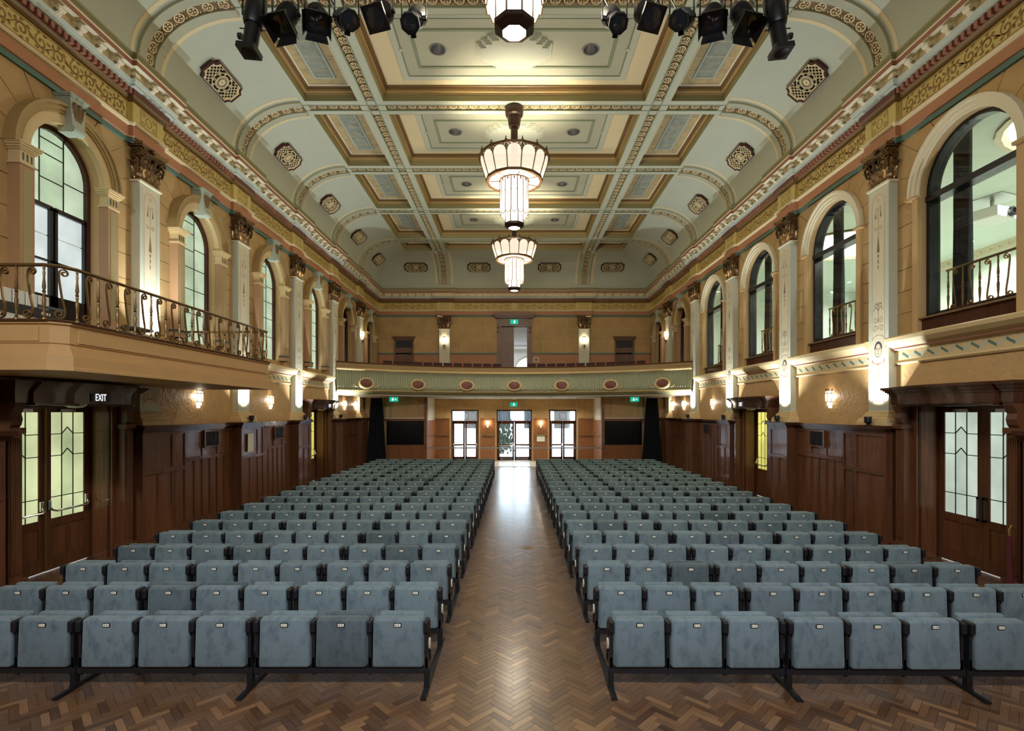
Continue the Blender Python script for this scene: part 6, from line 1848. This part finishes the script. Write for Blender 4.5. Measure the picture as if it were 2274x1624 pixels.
XC = {-1: [-1.089-.53*(i % 3)-1.66*(i//3) for i in range(9)], 1: [1.174+.53*(i % 3)+1.66*(i//3) for i in range(9)]}   # aisle outwards
def seat_y(r, x): return 4.826+.866*r-(.017*max(0, x-1.1))
DARK = {(-1, 0, 1), (-1, 3, 1), (-1, 4, 2), (1, 2, 2), (1, 6, 5), (-1, 12, 3), (1, 15, 5)}
rng = random.Random(21)
far = MB(); far_c = {'cu': MB(), 'ar': MB()}
def tint_of(s, r, i):
    k = rng.uniform(.90, 1.10); g = min(1, r/14)
    c = (.138+.002*g, .183+.008*g, .208-.036*g)  # greener towards the back: the hue of the light put into the velvet
    if (s, r, i) in DARK: k *= .58
    elif rng.random() < .06: k *= .72
    return (c[0]*k, c[1]*k, c[2]*k, 1)
ends = {}
for r in range(ROWS):
    for s in (-1, 1):
        for i, x in enumerate(XC[s]):
            y = seat_y(r, x)
            u = 1142+1150*x/y
            if r == 0 and (u < -70 or u > 2274+60): continue
            m_ = i % 3
            arms = [.265] if m_ in (0, 1) else [.265, -.265]        # towards the aisle, the outermost one closes the module
            if r >= INDIV:
                for me, key in ((CU, 'cu'), (BK, 'cu')):
                    far_c[key].add([(v.co.x+x, v.co.y+y, v.co.z) for v in me.vertices], [tuple(f.vertices) for f in me.polygons])
                for a in arms: far_c['ar'].add([(v.co.x+x-s*a, v.co.y+y, v.co.z) for v in ARM.vertices], [tuple(f.vertices) for f in ARM.polygons])
                continue
            num = 9-i if s < 0 else 13+i; row = 'ABCDEFGHJKLMNPQRSTUV'[r]
            dark = (s, r, i) in DARK
            t = thing('theatre_chair', '%s velvet tip-up seat, %s row from the stage, %s from the aisle, %s' % ('dark slate' if dark else 'blue-grey', ORD[r], ORD[i], SIDE[s]), 'theatre seat', (x, y, 0), group='velvet seats in rows')
            col = tint_of(s, r, i)
            c = ob('seat_cushion', CU, t); c.color = col
            b = ob('backrest', BK, t); k = rng.uniform(.9, 1.1); b.color = (col[0]*k, col[1]*k, col[2]*k, 1)
            if (s, r) == (-1, 1) and i == 4: b.color = (.06, .09, .105, 1)
            for a in arms: ob('armrest', ARM, t, loc=(-s*a, 0, 0))
            p = ob('number_plate', RIM, t, loc=(0, .010, .612)); ob('plate_insert', INS, p)
            ob('lettering', letter_mesh(row, num), p)
            if i == 0: q = ob('row_plate', PLQ, t, loc=(-s*.279, 0, 0)); q.scale = (-s, 1, 1)
fo = far_c['cu'].build('far_seat_rows', 'velvet', kind='stuff', smooth=True); fo.color = (.115, .175, .175, 1)
tag(fo, 'last three rows of blue-grey velvet tip-up seats before the lobby', 'theatre seats')
far_c['ar'].build('armrests', 'seat_black', fo, kind='stuff')
# steel beams, legs and floor rails: one frame carries three seats in each of two rows
POSN = ['aisle-end', 'middle', 'wall-end']
beam_me = MB().box(-.824, .824, .03, .085, .150, .204).mesh('beam', 'seat_black')
lug_me = MB().ext([(-.014, .028, .19), (-.014, .028, .145), (-.014, .052, .125), (-.014, .080, .145), (-.014, .080, .19)], (.028, 0, 0)).mesh('lug', 'seat_black')
leg_me = MB().box(-.026, .026, .03, .085, .018, .16).box(-.030, .030, .025, .090, .018, .03).mesh('leg', 'black_metal')
rail_me = MB().box(-.026, .026, -.165, 1.12, 0, .018).box(-.018, .018, -.15, 1.10, .018, .022).mesh('floor_rail', 'black_metal')
for r in range(0, ROWS, 2):
    for s in (-1, 1):
        for g in range(3):
            xm = XC[s][3*g+1]; y = seat_y(r, xm)
            t = thing('seat_support', 'black steel frame under the %s seats, %s and %s rows, %s' % (POSN[g], ORD[r], ORD[r+1], SIDE[s]), 'seat support', (xm, y, 0), group='steel frames under the seats')
            t.rotation_euler = (0, 0, math.atan(-.017) if s > 0 else 0)
            for q in (0, 1):
                ob('beam', beam_me, t, loc=(0, q*.866, 0))
                for a in (-.795, -.265, .265, .795): ob('lug', lug_me, t, loc=(a, q*.866, 0))
                for a in [-s*.797]+([s*.797] if g == 2 else []): ob('leg', leg_me, t, loc=(a, q*.866, 0))
            for a in [-s*.797]+([s*.797] if g == 2 else []): ob('floor_rail', rail_me, t, loc=(a, 0, 0))
